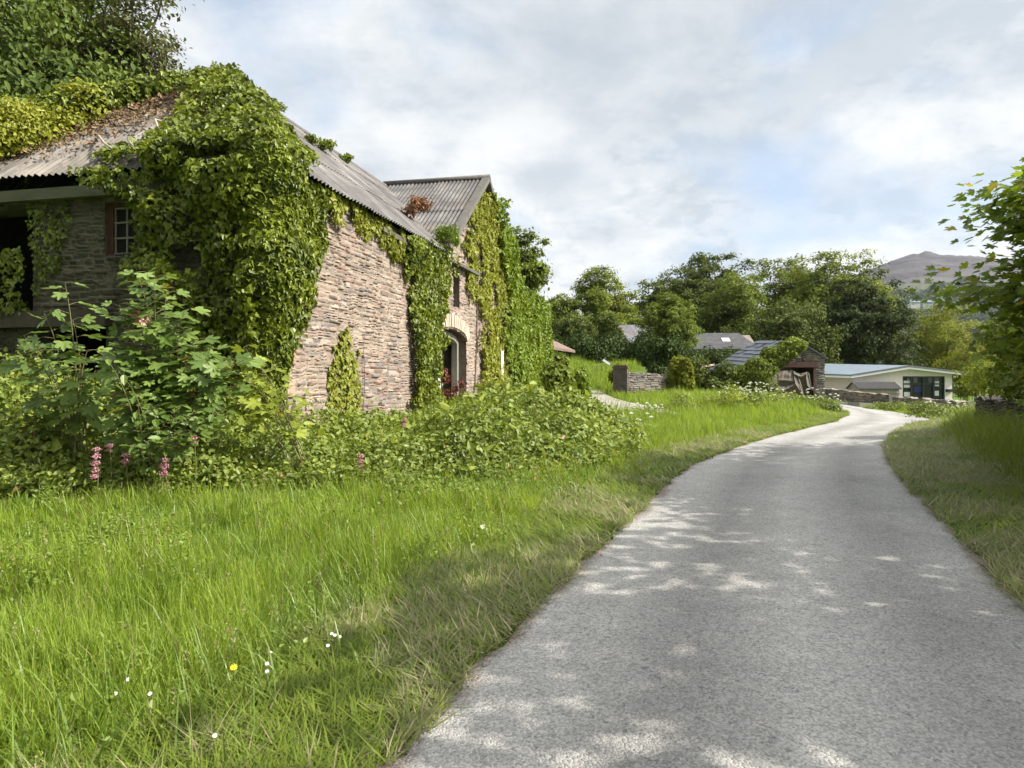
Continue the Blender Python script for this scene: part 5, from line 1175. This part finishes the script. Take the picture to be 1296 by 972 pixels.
def bed_front(x): return np.interp(x, [-10, -7, -4.4, -2.9, -1.0, .7, 1.6, 2.4, 3.1], [7.7, 7.9, 8.4, 8.75, 9.5, 10.3, 11.4, 13.0, 15.5])
def bed_right(y): return np.interp(y, [8, 10, 12, 14, 17, 20, 24, 27], [9, 9, 2.7, 2.9, 3.2, 2.9, 1.6, .9])
def in_bed(x, y):
    s, d = barn_dist(x, y)
    return (y > bed_front(x)) & (x < bed_right(y)) & ~((s > .1) & (d > .1)) & (y < 27)
def sample(x0, x1, y0, y1, dens_fn, dmax):
    n = int((x1 - x0) * (y1 - y0) * dmax); x = rng.uniform(x0, x1, n); y = rng.uniform(y0, y1, n)
    k = rng.random(n) < dens_fn(x, y) / dmax
    return x[k], y[k]
def infov(x, y, m=.15): return np.abs(x) < y * (.737 + m) + .3
def dens_near(x, y):
    r = np.hypot(x, y); return np.clip(3600 * (3.4 / np.maximum(r, 3.4)) ** 1.55, 60, 3600)
G_LAWN = leaf_mat('meadow_grass', (.10, .168, .014), (.325, .425, .052), .48, .5, 1.6, .6, .2, accent=(.30, .27, .12), accent_amt=.05)
G_TALL = leaf_mat('verge_grass', (.09, .14, .014), (.25, .31, .042), .45, .5, .6, .5, .25, accent=(.27, .24, .12), accent_amt=.05)
G_DRY = leaf_mat('mown_grass', (.11, .125, .045), (.34, .31, .17), .3, .6, .9, .45, .2, accent=(.38, .32, .20), accent_amt=.12)

# meadow on the near side of the barn
x, y = sample(-11, 4, 2.0, 16, dens_near, 3600)
e = xl(y) - x
k = (e > .06) & infov(x, y) & ~in_bed(x, y + .25) & (rng.random(len(x)) < np.where(e < 1.0, .5, 1.0))
x, y, e = x[k], y[k], e[k]
nz = fbm(x, y, 1.3, 41); n2 = vnoise(x, y, 3.2, 44)
tall = smooth(.5, 1.5, e + .6 * (nz - .5))
n3 = smooth(.25, .8, vnoise(x, y, 2.1, 48))
hh = (.055 + tall * (.05 + .14 * nz + .15 * n3 + .05 * n2)) * rng.uniform(.6, 1.25, len(x)) * (1 - .35 * (n2 > .78))
wd = .0056 * rng.choice([.6, .8, 1., 1.3, 2.0], len(x)) * np.maximum(1, np.hypot(x, y) / 5.5)
az = rng.uniform(0, 6.283, len(x))
V, F = blades(np.stack([x, y, ht(x, y) - .015], 1), hh, wd, np.abs(rng.normal(.16, .22, len(x))) + (1 - tall) * .7, az, rng.uniform(.2, 1.3, len(x)), 'g', None, '')
meadow = link('meadow_grass', V, F, G_LAWN); tag(meadow, 'lush bright green meadow grass between the bramble bed and the lane', 'grass', kind='stuff')

# coarser clumps: broad-bladed grasses and stems gone to seed
x, y = sample(-9, 3, 2.1, 12, lambda a, b: 420 * (3.4 / np.maximum(np.hypot(a, b), 3.4)) ** 1.3 * (.08 + .92 * smooth(.50, .62, fbm(a, b, 1.6, 47))), 420)
e = xl(y) - x; k = (e > .45) & infov(x, y) & ~in_bed(x, y + .2); x, y = x[k], y[k]
V, F = blades(np.stack([x, y, ht(x, y) - .01], 1), rng.uniform(.2, .46, len(x)), .0095 * rng.uniform(.7, 1.4, len(x)) * np.maximum(1, np.hypot(x, y) / 8), np.abs(rng.normal(.25, .25, len(x))), rng.uniform(0, 6.283, len(x)), rng.uniform(.4, 2.0, len(x)), 'b', None, '', 4)
tag(link('coarse_grass', V, F, leaf_mat('coarse_grass', (.09, .15, .02), (.24, .33, .06), .4, .42, .5, .3, .4)), 'coarse broad-bladed grass clumps arching out of the meadow', 'grass', kind='stuff')
x, y = sample(-9, 3, 2.3, 10, lambda a, b: 9 * (3.4 / np.maximum(np.hypot(a, b), 3.4)) ** .8, 34); e = xl(y) - x; k = (e > .6) & infov(x, y) & ~in_bed(x, y + .2); x, y = x[k], y[k]
hs = rng.uniform(.28, .52, len(x)); P0 = np.stack([x, y, ht(x, y)], 1); V, F = blades(P0, hs, .0035 + 0 * x, np.abs(rng.normal(.1, .12, len(x))), rng.uniform(0, 6.28, len(x)), rng.uniform(.1, .6, len(x)), 'b', None, '', 4)
tipP = V.reshape(len(x), -1, 3)[:, -1]; sdv = np.repeat(tipP, 16, 0) + rng.normal(0, 1, (len(x) * 16, 3)) * (.006, .006, .022); V2, F2 = scatter(OVAL, sdv, rng.normal(0, 1, sdv.shape), (0, 0, 1), .012, .5, .5)
mm = MB(); mm.add(V, F); mm.add(V2, F2); tag(mm.build('seeding_grass', leaf_mat('seed_head', (.17, .16, .06), (.36, .33, .17), .3, .6, 1, .2, .2)), 'thin straw-topped seeding grass stems over the meadow', 'grass', kind='stuff')

# broad clover and dock leaves among it
CLV = leaf_mat('herb_leaf', (.085, .14, .016), (.21, .27, .04), .38, .45, .8, .4, accent=(.32, .16, .05), accent_amt=.006)
x, y = sample(-9, 3, 2.2, 11, lambda a, b: 2000 * (3.4 / np.maximum(np.hypot(a, b), 3.4)) ** 1.1 * (fbm(a, b, 1.1, 51) > .5) * (.12 + .88 * smooth(.5, .62, fbm(a, b, 1.9, 52))) * smooth(1.6, -1.6, a), 2000)
k = (xl(y) - x > .7) & infov(x, y) & ~in_bed(x, y + .2); x, y = x[k], y[k]
P = np.stack([x, y, ht(x, y) + rng.uniform(.08, .33, len(x))], 1)
V, F = scatter(OVATE, P, np.tile((0, -.1, 1.), (len(x), 1)), (0, -.2, 0), rng.uniform(.016, .04, len(x)) * np.maximum(1, y / 5), .7, 1.)
tag(link('meadow_herbs', V, F, CLV), 'small broad herb leaves scattered through the meadow grass', 'herbs', kind='stuff')

# mown edge with straw-coloured clippings, both sides of the lane
def clippings(name, label, side, y0, y1, w_, dens, mat=G_DRY):
    n = int(dens * (y1 - y0) * w_); yv = y0 + (y1 - y0) * rng.random(n) ** 1.5; q = rng.random(n) ** .9 * w_
    rag = .16 * (fbm(yv, yv * 0, 2.6, 77 + side) - .42)
    x_ = xl(yv) + .02 + rag - q if side < 0 else xr(yv) - .02 - rag + q
    k = infov(x_, yv) & ((fbm(x_, yv, 1.1, 61 + side) > (.49 if side < 0 else .38)) | (name == 'cut_sward')); x_, yv = x_[k], yv[k]; m = len(x_)
    az_ = (2.2 if side < 0 else .9) + rng.normal(0, .9, m) + 2.0 * (vnoise(x_, yv, 1.1, 63) - .5)
    V, F = blades(np.stack([x_, yv, ht(x_, yv) + rng.uniform(.0, .07, m)], 1), rng.uniform(.09, .24, m), .0068 * rng.uniform(.5, 1.4, m) * np.maximum(1, yv / 6), rng.uniform(.9, 1.55, m), az_, rng.uniform(-.1, .7, m), 'c', None, '')
    tag(link(name, V, F, mat), label, 'mown grass', kind='stuff')
clippings('mown_clippings', 'straw-coloured mown clippings along the meadow edge of the lane', -1, 2.2, 20, 1.15, 1900)
clippings('mown_clippings', 'flattened mown clippings beside the lane below the dry-stone wall', 1, 3.0, 26, 2.0, 1500)
clippings('cut_sward', 'short cut green sward along the meadow edge of the lane', -1, 2.2, 30, 1.2, 1500, G_TALL)
clippings('cut_sward', 'short cut green sward below the dry-stone wall', 1, 3.0, 27, 2.3, 1150, G_TALL)

# verges further off
x, y = sample(-1, 18, 11, 41, lambda a, b: 420 * (12 / np.maximum(b, 12)) ** 1.1, 420)
s_, d_ = barn_dist(x, y); e = xl(y) - x
k = (e > .12) & ~in_bed(x, y + .1) & ~((d_ > -.2) & (s_ < 27)) & ~((x > .6) & (x < 5.6 - (y - 22) * .1) & (y > 22.3) & (y < 35) & (rng.random(len(x)) > .06)) & ~((x > 13.2) & (y > 38)) & ~((y > 35) & (x > 6.8)); x, y, e = x[k], y[k], e[k]
nz = fbm(x, y, .9, 71)
hh = (.08 + smooth(.3, 1.6, e) * (.16 + .36 * nz)) * rng.uniform(.6, 1.2, len(x))
V, F = blades(np.stack([x, y, ht(x, y) - .02], 1), hh, .012 * np.maximum(1, y / 16) * rng.uniform(.6, 1.3, len(x)), np.abs(rng.normal(.15, .2, len(x))), rng.uniform(0, 6.28, len(x)), rng.uniform(.2, 1.1, len(x)), 'v', None, '', 2)
tag(link('verge_grass', V, F, G_LAWN), 'sunlit verge grass running from the yard ramp round to the ruined shed', 'grass', kind='stuff')
x, y = sample(-2, 13, 33, 50, lambda a, b: 130 + 0 * a, 130)
s_, d_ = barn_dist(x, y); k = ~((d_ > -.3) & (s_ < 33)) & ~((x > 8.5) & (y > 36)); x, y = x[k], y[k]
V, F = blades(np.stack([x, y, ht(x, y) - .02], 1), rng.uniform(.15, .5, len(x)) * (.25 + 1.3 * smooth(.3, .75, fbm(x, y, .8, 75))), .03 * rng.uniform(.6, 1.3, len(x)), np.abs(rng.normal(.1, .2, len(x))), rng.uniform(0, 6.28, len(x)), rng.uniform(.1, .9, len(x)), 'y', None, '', 2)
tag(link('yard_grass', V, F, G_LAWN), 'long rough grass filling the sloping yard beyond the gate pillar', 'grass', kind='stuff')
# shaded verge under the dry-stone wall
x, y = sample(3, 19, 2.5, 33, lambda a, b: 900 * (5 / np.maximum(b, 5)) ** 1.15, 900)
e = x - xr(y); k = (e > .5) & (e < 5) & infov(x, y) & ~((np.abs((y - 18.5) - (x - 12.35) * 3.05) < 1.4) & (y > 9.5) & (y < 18.4)); x, y, e = x[k], y[k], e[k]
nz = fbm(x, y, 1.1, 81); tall = smooth(.9, 1.9, e + .5 * (nz - .5)) 
hh = (.07 + tall * (.34 + .55 * nz)) * rng.uniform(.6, 1.2, len(x))
V, F = blades(np.stack([x, y, ht(x, y) - .02], 1), hh, .0065 * np.maximum(1, y / 7) * rng.uniform(.6, 1.3, len(x)), np.abs(rng.normal(.18, .2, len(x))) + (1 - tall) * .6, rng.uniform(0, 6.28, len(x)), rng.uniform(.3, 1.3, len(x)), 'r', None, '')
tag(link('verge_grass', V, F, G_TALL), 'tall shaded verge grass growing up against the dry-stone wall', 'grass', kind='stuff')
x, y = sample(14, 30, 24, 52, lambda a, b: 110 + 0 * a, 110); e = x - xr(y); k = (e > .25) & (e < 4.2) ; x, y, e = x[k], y[k], e[k]
V, F = blades(np.stack([x, y, ht(x, y) - .02], 1), (.12 + .45 * fbm(x, y, .6, 83) * smooth(.2, 2, e)) * rng.uniform(.6, 1.2, len(x)), .03 * rng.uniform(.6, 1.3, len(x)), np.abs(rng.normal(.15, .2, len(x))), rng.uniform(0, 6.28, len(x)), rng.uniform(.2, 1.0, len(x)), 'f', None, '', 2)
tag(link('verge_grass', V, F, G_LAWN), 'green verge grass sloping from the bend up to the mossy far wall', 'grass', kind='stuff')
# grit and leaf crumbs along the lane edge
n = 3000; yv = 2.4 + 15 * rng.random(n) ** 1.8; sd_ = rng.random(n) < .62; q = np.abs(rng.normal(0, .06, n)) - .02
x = np.where(sd_, xl(yv) - .06 + q, xr(yv) + .04 - q); k = infov(x, yv); x, yv = x[k], yv[k]
V, F = scatter(OVATE, np.stack([x, yv, ht(x, yv) + .018 + .012 * rng.random(len(x))], 1), np.tile((0, 0, 1.), (len(x), 1)), (0, 1, 0), rng.uniform(.006, .018, len(x)), .6, 2)
tag(link('lane_litter', V, F, leaf_mat('leaf_crumb', (.10, .055, .04), (.30, .22, .15), .0, .9, 2.0, .3)), 'reddish leaf crumbs gathered along both edges of the lane', 'litter', kind='stuff')

# ================================================================ bramble and nettle bed
def bed_height(x, y, seed):
    f = (.22 + .78 * smooth(.1, 2.0, y - bed_front(x) + 1.1 * (vnoise(x, y, 1.1, seed + 8) - .5))) * smooth(0, 2.2, bed_right(y) - x + 1.0 * (vnoise(x, y, 1.3, seed + 31) - .4))
    c = vnoise(x, y, 1.55, seed + 2)
    return f * (.68 + .25 * smooth(-3.4, -4.4, x) - .36 * np.exp(-((x + 2.3) / 1.3) ** 2)) * (.18 + .75 * fbm(x, y, .55, seed, 3) + .60 * smooth(.25, .85, c) + .40 * vnoise(x, y, 3.3, seed + 3))
def bed(name, label, mat, dens, size, tpl, seed, thr, hk=1.0, xr_=(-10, 4), yr_=(7.6, 27), cat='undergrowth'):
    x, y = sample(*xr_, *yr_, lambda a, b: dens * (8.5 / np.maximum(b, 8.5)) ** 1.35, dens)
    k = in_bed(x, y) & infov(x, y, .1) & (fbm(x, y, .8, seed + 20) > thr); x, y = x[k], y[k]; m = len(x)
    H = bed_height(x, y, 5) * hk; g = .25
    gx_ = (bed_height(x + g, y, 5) - bed_height(x - g, y, 5)) * hk / (2 * g); gy_ = (bed_height(x, y + g, 5) - bed_height(x, y - g, 5)) * hk / (2 * g)
    z = ht(x, y) + H * (1 - np.abs(rng.normal(0, .42, m)).clip(0, 1)) + .07 * rng.normal(0, 1, m)
    N = np.stack([-gx_ * .8, -gy_ * .8, 1 + 0 * gx_], 1)
    V, F = scatter(tpl, np.stack([x, y, np.maximum(z, ht(x, y) + .01)], 1), N, (0, -.3, -.3), size * rng.uniform(.5, 1.35, m) * np.maximum(1, y / 11), .75, 1.0)
    return tag(link(name, V, F, mat), label, cat, kind='stuff')
BRM = leaf_mat('bramble_leaf', (.060, .095, .012), (.22, .28, .045), .32, .45, .9, .45, accent=(.24, .12, .06), accent_amt=.012)
NET = leaf_mat('nettle_leaf', (.10, .15, .018), (.30, .35, .07), .36, .5, .8, .4)
LIM = leaf_mat('goutweed_leaf', (.14, .185, .018), (.34, .39, .055), .4, .5, .8, .4)
bed('bramble_bed', 'dense tangled bramble bed along the foot of the barn wall', BRM, 820, .085, OVATE, 5, .36)
bed('nettle_patch', 'paler nettles mixed through the bramble bed', NET, 640, .085, OVATE, 9, .44, 1.15)
bed('goutweed_patch', 'lime green low leafy weeds in front of the sapling and along the bed edge', LIM, 560, .075, OVATE, 14, .45, .95)
bed('dock_leaves', 'bigger pale dock and burdock leaves standing over the brambles', LIM, 70, .17, OVAL, 19, .47, 1.15)
# stalks and seed heads standing out of the bed
x, y = sample(-8, 3, 8, 20, lambda a, b: 26 + 0 * a, 26); k = in_bed(x, y) & infov(x, y); x, y = x[k], y[k]
V, F = blades(np.stack([x, y, ht(x, y)], 1), bed_height(x, y, 5) * 1.25 + .25, .008 + 0 * x, np.abs(rng.normal(.1, .15, len(x))), rng.uniform(0, 6.28, len(x)), rng.uniform(.1, .9, len(x)), 's', None, '')
tag(link('tall_grass', V, F, G_LAWN), 'tall thin grass stems sticking out of the bramble bed', 'grass', kind='stuff')

# ================================================================ sycamore sapling and companions before the end wall
SAP = leaf_mat('sapling_leaf', (.075, .13, .02), (.235, .32, .075), .4, .4, .7, .3, accent=(.30, .15, .07), accent_amt=.012)
def stemmy(name, label, cat, base, tips, leaf, tpl, mat, per, spread, stem_r=.012, group=None, normal=(.08, -.38, .95), up_cluster=True):
    T = thing(name, label, cat, tuple(base), 0, group); og = np.array(base, float); b = MB(); Ps = []; Ts = []
    for tip in tips:
        tip = np.array(tip, float); n = 9; t = np.linspace(0, 1, n)[:, None]
        root = og + np.array((rng.normal(0, .12), rng.normal(0, .12), 0)); ctl = root * .5 + tip * .5; ctl[2] += .25 * (tip[2] - root[2]) + .1; ctl[:2] = root[:2] * .6 + tip[:2] * .4
        p = (1 - t) ** 2 * root + 2 * t * (1 - t) * ctl + t * t * tip; b.tube(p, np.linspace(stem_r, stem_r * .3, n), 5)
        for j in range(per):
            f = 1 - (j / per) * .72; i = min(int(f * (n - 1)), n - 2); q = p[i] + (p[i + 1] - p[i]) * (f * (n - 1) - i)
            a = j * 2.4 + rng.uniform(0, .8); o_ = np.array((math.cos(a), math.sin(a), rng.uniform(-.1, .35))) * spread * (.35 + .65 * (1 - f) / .72 + .15)
            Ps.append(q + o_); Ts.append((o_[0], o_[1], -.12 * spread)); b.tube([q, q + o_ * .6 + (0, 0, .02), q + o_], [.004, .003, .002], 4, cap=False)
    Ps = np.array(Ps); m = len(Ps); Ts = unit(np.array(Ts))
    V, F = scatter(tpl, Ps, np.tile(normal, (m, 1)), Ts, leaf * rng.uniform(.6, 1.15, m), .3, .25)
    foliage('leaves', mat, [(V, F)], T, og); b.build('stem', plain_mat('green_stem', (.16, .15, .06), .8), T, og)
    return T
def tip(px, py, Y): return at(px, py, Y)
b0 = np.array((-4.5, 8.9, h1(-4.5, 8.9)))
tips = [tip(px, py, 8.35 + .5 * random.random()) for px, py in ((172, 345), (195, 352), (150, 385), (210, 372), (232, 395), (185, 400), (165, 425), (215, 425), (245, 430), (262, 445), (200, 455), (238, 465), (150, 455), (262, 475), (180, 480), (285, 455), (222, 492), (165, 500), (255, 505), (290, 490), (310, 455), (200, 520))]
stemmy('sycamore_sapling', 'bushy sycamore sapling with big toothed leaves before the shaded end wall', 'sapling', b0, tips, .185, MAPLE, SAP, 29, .28, .014)
b1 = np.array((-5.7, 9.2, h1(-5.7, 9.2)))
tips = [tip(px, py, 8.9 + .4 * random.random()) for px, py in ((82, 358), (55, 395), (92, 405), (30, 425), (75, 440), (110, 445), (20, 460), (60, 480), (105, 500), (35, 440), (120, 470))]
stemmy('sycamore_sapling', 'smaller thinner sycamore sapling by the dark doorway', 'sapling', b1, tips, .20, MAPLE, SAP, 11, .26, .012)
CHR = leaf_mat('cherry_leaf', (.07, .13, .02), (.17, .24, .04), .4, .42, .8, .3)
b2 = np.array((-4.2, 8.2, h1(-4.2, 8.2)))
tips = [tip(px, py, 7.75 + .3 * random.random()) for px, py in ((128, 447), (150, 470), (172, 500), (195, 515), (225, 515), (250, 520), (280, 522), (165, 565), (185, 560), (220, 550), (265, 530))]
stemmy('young_cherry', 'low arching shrub with smooth oval bright leaves under the sapling', 'shrub', b2, tips, .125, OVAL, CHR, 17, .13, .009)
b3 = np.array((-2.75, 9.3, h1(-2.75, 9.3)))
tips = [tip(px, py, 9.2 + .3 * random.random()) for px, py in ((308, 440), (318, 455), (295, 470), (315, 482), (300, 495), (290, 505), (282, 500))]
stemmy('sycamore_sapling', 'yellowish young sycamore shoot at the ivy-covered barn corner', 'sapling', b3, tips, .17, MAPLE, LIM, 12, .22, .01)

# pink valerian spikes
PNK = leaf_mat('valerian_flower', (.42, .15, .22), (.70, .40, .47), .3, .6, 4.0, .3)
for (px, py, Y, h, lb) in ((122, 577, 7.75, .34, 'tall pink valerian spike standing before the dark doorway'), (209, 590, 7.8, .20, 'pink valerian head below the cherry shrub'), (159, 584, 7.9, .13, 'small pink valerian head between the two larger ones'), (139, 572, 8.1, .09, 'tiny faded pink flower beside the tall valerian spike'),
                          (246, 562, 8.3, .10, 'dusky pink valerian head deep in the sapling shade'), (512, 540, 10.4, .12, 'small pink flower head in the middle of the bramble bed'), (457, 585, 9.2, .16, 'pinkish flower spray low in the bramble bed under the wall')):
    top = at(px, py - 10, Y); zb = h1(top[0], top[1]); T = thing('valerian', lb, 'flower', (top[0], top[1], zb), 0, 'pink valerian flowers'); og = np.array((top[0], top[1], zb))
    n = int(1500 * h); zz_ = top[2] - h * rng.random(n); rr_ = .020 * (1.1 + .9 * np.sin((top[2] - zz_) / .012)) * (.5 + rng.random(n)) ; a = rng.uniform(0, 6.28, n)
    P = np.stack([top[0] + rr_ * np.cos(a) + .06 * (zz_ - top[2]), top[1] + rr_ * np.sin(a), zz_], 1); V, F = scatter(OVATE, P, np.stack([np.cos(a), np.sin(a), .5 + 0 * a], 1), (0, 0, 1), .018, .6, 1.)
    foliage('flower_head', PNK, [(V, F)], T, og); b = MB(); b.tube([og, og * .5 + top * .5 + (.02, 0, 0), top], .005, 5); b.build('stem', plain_mat('green_stem', (.16, .15, .06), .8), T, og)
RED = leaf_mat('dark_red_leaf', (.12, .025, .02), (.25, .07, .05), .3, .5)
tuft('red_leaved_weed', 'dark red-leaved weed growing inside the arched doorway', 'weed', at(571, 498, 21.5), (.3, .25, .36), 420, .085, RED)
tuft('red_leaved_weed', 'reddish sprig hanging in the doorway above the dark red weed', 'weed', at(563, 474, 21.3), (.16, .15, .28), 260, .09, RED)

# little meadow flowers
def flower(name, label, cat, px, py, Y, r, mat, cmat, group):
    c = at(px, py, Y); zb = h1(c[0], c[1]); T = thing(name, label, cat, (c[0], c[1], zb), 0, group); og = np.array((c[0], c[1], zb)); c[2] = max(c[2], zb + .02)
    b = MB(); nn = np.array((.1, -.55, .8)); a0 = unit(np.cross(nn, (0, 1, .3))); a1 = np.cross(nn / np.linalg.norm(nn), a0)
    for i in range(9):
        a = i / 9 * 6.283; dd = a0 * math.cos(a) + a1 * math.sin(a); sd_ = a0 * -math.sin(a) + a1 * math.cos(a)
        b.add([c, c + dd * r * .6 + sd_ * r * .25, c + dd * r + nn * r * .2, c + dd * r * .6 - sd_ * r * .25], np.array([(0, 1, 2, 3)]))
    b.build('petals', mat, T, og); b = MB(); b.tube([c, c + nn * r * .25], [r * .3, r * .2], 7); b.build('centre', cmat, T, og)
    b = MB(); b.tube([og, c], .003, 5); b.build('stem', plain_mat('green_stem', (.16, .15, .06), .8), T, og)
PW = plain_mat('white_petal', (.8, .8, .78), .6, .2, .05); PY = plain_mat('yellow_petal', (.75, .52, .02), .5, .3, .05)
flower('buttercup', 'single yellow buttercup in the meadow grass', 'flower', 296, 845, 3.35, .020, PY, PY, None)
for (px, py, Y), lb in zip(((424, 804, 3.85), (430, 806, 3.82), (420, 802, 3.9), (338, 850, 3.3), (342, 826, 3.55), (190, 878, 3.05), (162, 860, 3.2), (272, 931, 2.8), (338, 840, 3.42), (611, 667, 6.6), (415, 817, 3.7), (146, 878, 3.05)),
        ('brightest of the three white daisies by the mown strip', 'white daisy just beside the brightest one by the mown strip', 'faint third white daisy by the mown strip', 'white daisy right below the buttercup line', 'pale daisy up and to the side of the buttercup', 'daisy among the long blades at the meadow bottom', 'daisy at the side of the leafy herb clump', 'lone daisy near the bottom edge of the grass', 'small daisy just beside the buttercup', 'white flower high on the sunlit lane edge', 'tiny daisy close under the daisy trio', 'tiny pale daisy near the coral leaf')):
    flower('daisy', lb, 'flower', px, py, Y, .011 if Y < 5 else .03, PW, PY, 'white meadow daisies')
# cow parsley by the shed and on the verges
CPW = leaf_mat('umbel_flower', (.62, .64, .56), (.85, .86, .80), .25, .7, 4.0, .2)
def parsley(label, c, n_umb, H, r, seed, spread=.5):
    zb = h1(c[0], c[1]); T = thing('cow_parsley', label, 'wildflower', (c[0], c[1], zb), 0, 'cow parsley clumps'); og = np.array((c[0], c[1], zb)); g = np.random.default_rng(seed); b = MB(); fl = []
    for i in range(n_umb):
        t_ = og + np.array((g.normal(0, spread), g.normal(0, spread * .6), H * g.uniform(.65, 1.1))); b.tube([og + (g.normal(0, .05), 0, 0), (og + t_) / 2 + (0, 0, .05), t_], [.008, .006, .004], 4)
        m = 26; a = g.uniform(0, 6.28, m); q = r * g.random(m) ** .6 * g.uniform(.6, 1.2); P = t_ + np.stack([q * np.cos(a), q * np.sin(a), .03 * (1 - q / r)], 1); foliage('flower_head', CPW, [scatter(OVAL, P, np.tile((0, -.25, 1.), (m, 1)), (0, -.3, .2), .034, .5, 1.)], T, og); b.build('stem', plain_mat('green_stem', (.16, .15, .06), .8), T, og)
    m = n_umb * 22; P = og + np.stack([g.normal(0, spread, m), g.normal(0, spread * .6, m), H * g.uniform(.05, .7, m)], 1); foliage('leaves', NET, [scatter(OVATE, P, np.tile((0, -.2, 1.), (m, 1)), (0, -.4, -.3), .11, .5, 1.)], T, og)
for i, (px, Y, n_, H, lb) in enumerate(((948, 27.5, 34, .95, 'densest white cow parsley drift on the verge before the shed tarpaulin'), (925, 26.5, 14, .8, 'thin cow parsley at the start of the shed verge'), (1022, 31.5, 16, .8, 'cow parsley in front of the red lintel opening'), (1042, 30.5, 12, .65, 'cow parsley at the outer tip of the bend verge'),
        (985, 30, 10, .7, 'sparse cow parsley in the middle of the shed verge'), (818, 21.5, 9, .5, 'cow parsley by the bottom of the yard ramp'), (790, 17.5, 10, .45, 'white-flecked cow parsley at the tip of the bramble bed'), (1205, 25.5, 10, .7, 'white umbels by the end of the dry-stone wall'), (1218, 27, 8, .8, 'white umbels beyond the dry-stone wall end'))):
    X_ = (px - CX) / FPX * Y; parsley(lb, (X_, Y), n_, H, .05, 100 + i, .42)
# leafy humps of weeds on the verge before the shed
for i, (px, Y, r, m_, lb) in enumerate(((905, 26, .8, LIM, 'yellow-green weed hump at the start of the shed verge'), (930, 28, .7, NET, 'nettle hump beside the densest cow parsley'), (965, 29.5, .8, NET, 'dark leafy weed hump below the hanging tarpaulin'), (990, 31.5, .7, LIM, 'lime weed hump in the middle of the shed verge'), (1015, 31, .6, BRM, 'bramble hump under the shed opening'), (1040, 29.5, .55, NET, 'rounded weed hump near the tip of the bend verge'), (1055, 28.6, .5, BRM, 'dark low weed hump at the very tip of the bend verge'), (860, 25, .6, NET, 'weed hump under the ivy-capped wall end'), (1160, 31.5, .8, BRM, 'brownish weed hump below the glazed bungalow front'), (1125, 36, .7, NET, 'weed hump against the mossy far wall'), (1205, 28, .8, BRM, 'dull weed hump by the frame-side wall end'))):
    X_ = (px - CX) / FPX * Y; zb = h1(X_, Y)
    tuft('weed_hump', lb, 'weed', np.array((X_, Y, zb + r * .42)), (r * 1.25, r, r * .62), 1500, .085, m_, group='weed humps on the verges')

# ================================================================ the air
m, t, out = new_mat('thin_haze')
v = t.new('ShaderNodeVolumePrincipled', ins={'Color': (.80, .86, .94, 1), 'Density': .00006, 'Anisotropy': .3}); t.l.new(v.outputs[0], out.inputs['Volume'])
b = MB(); b.box(-2750, 2750, -2750, 2750, -60, 480)
hz_ = b.build('haze', m); tag(hz_, 'thin summer haze softening the moor far beyond the trees', 'haze', kind='stuff')
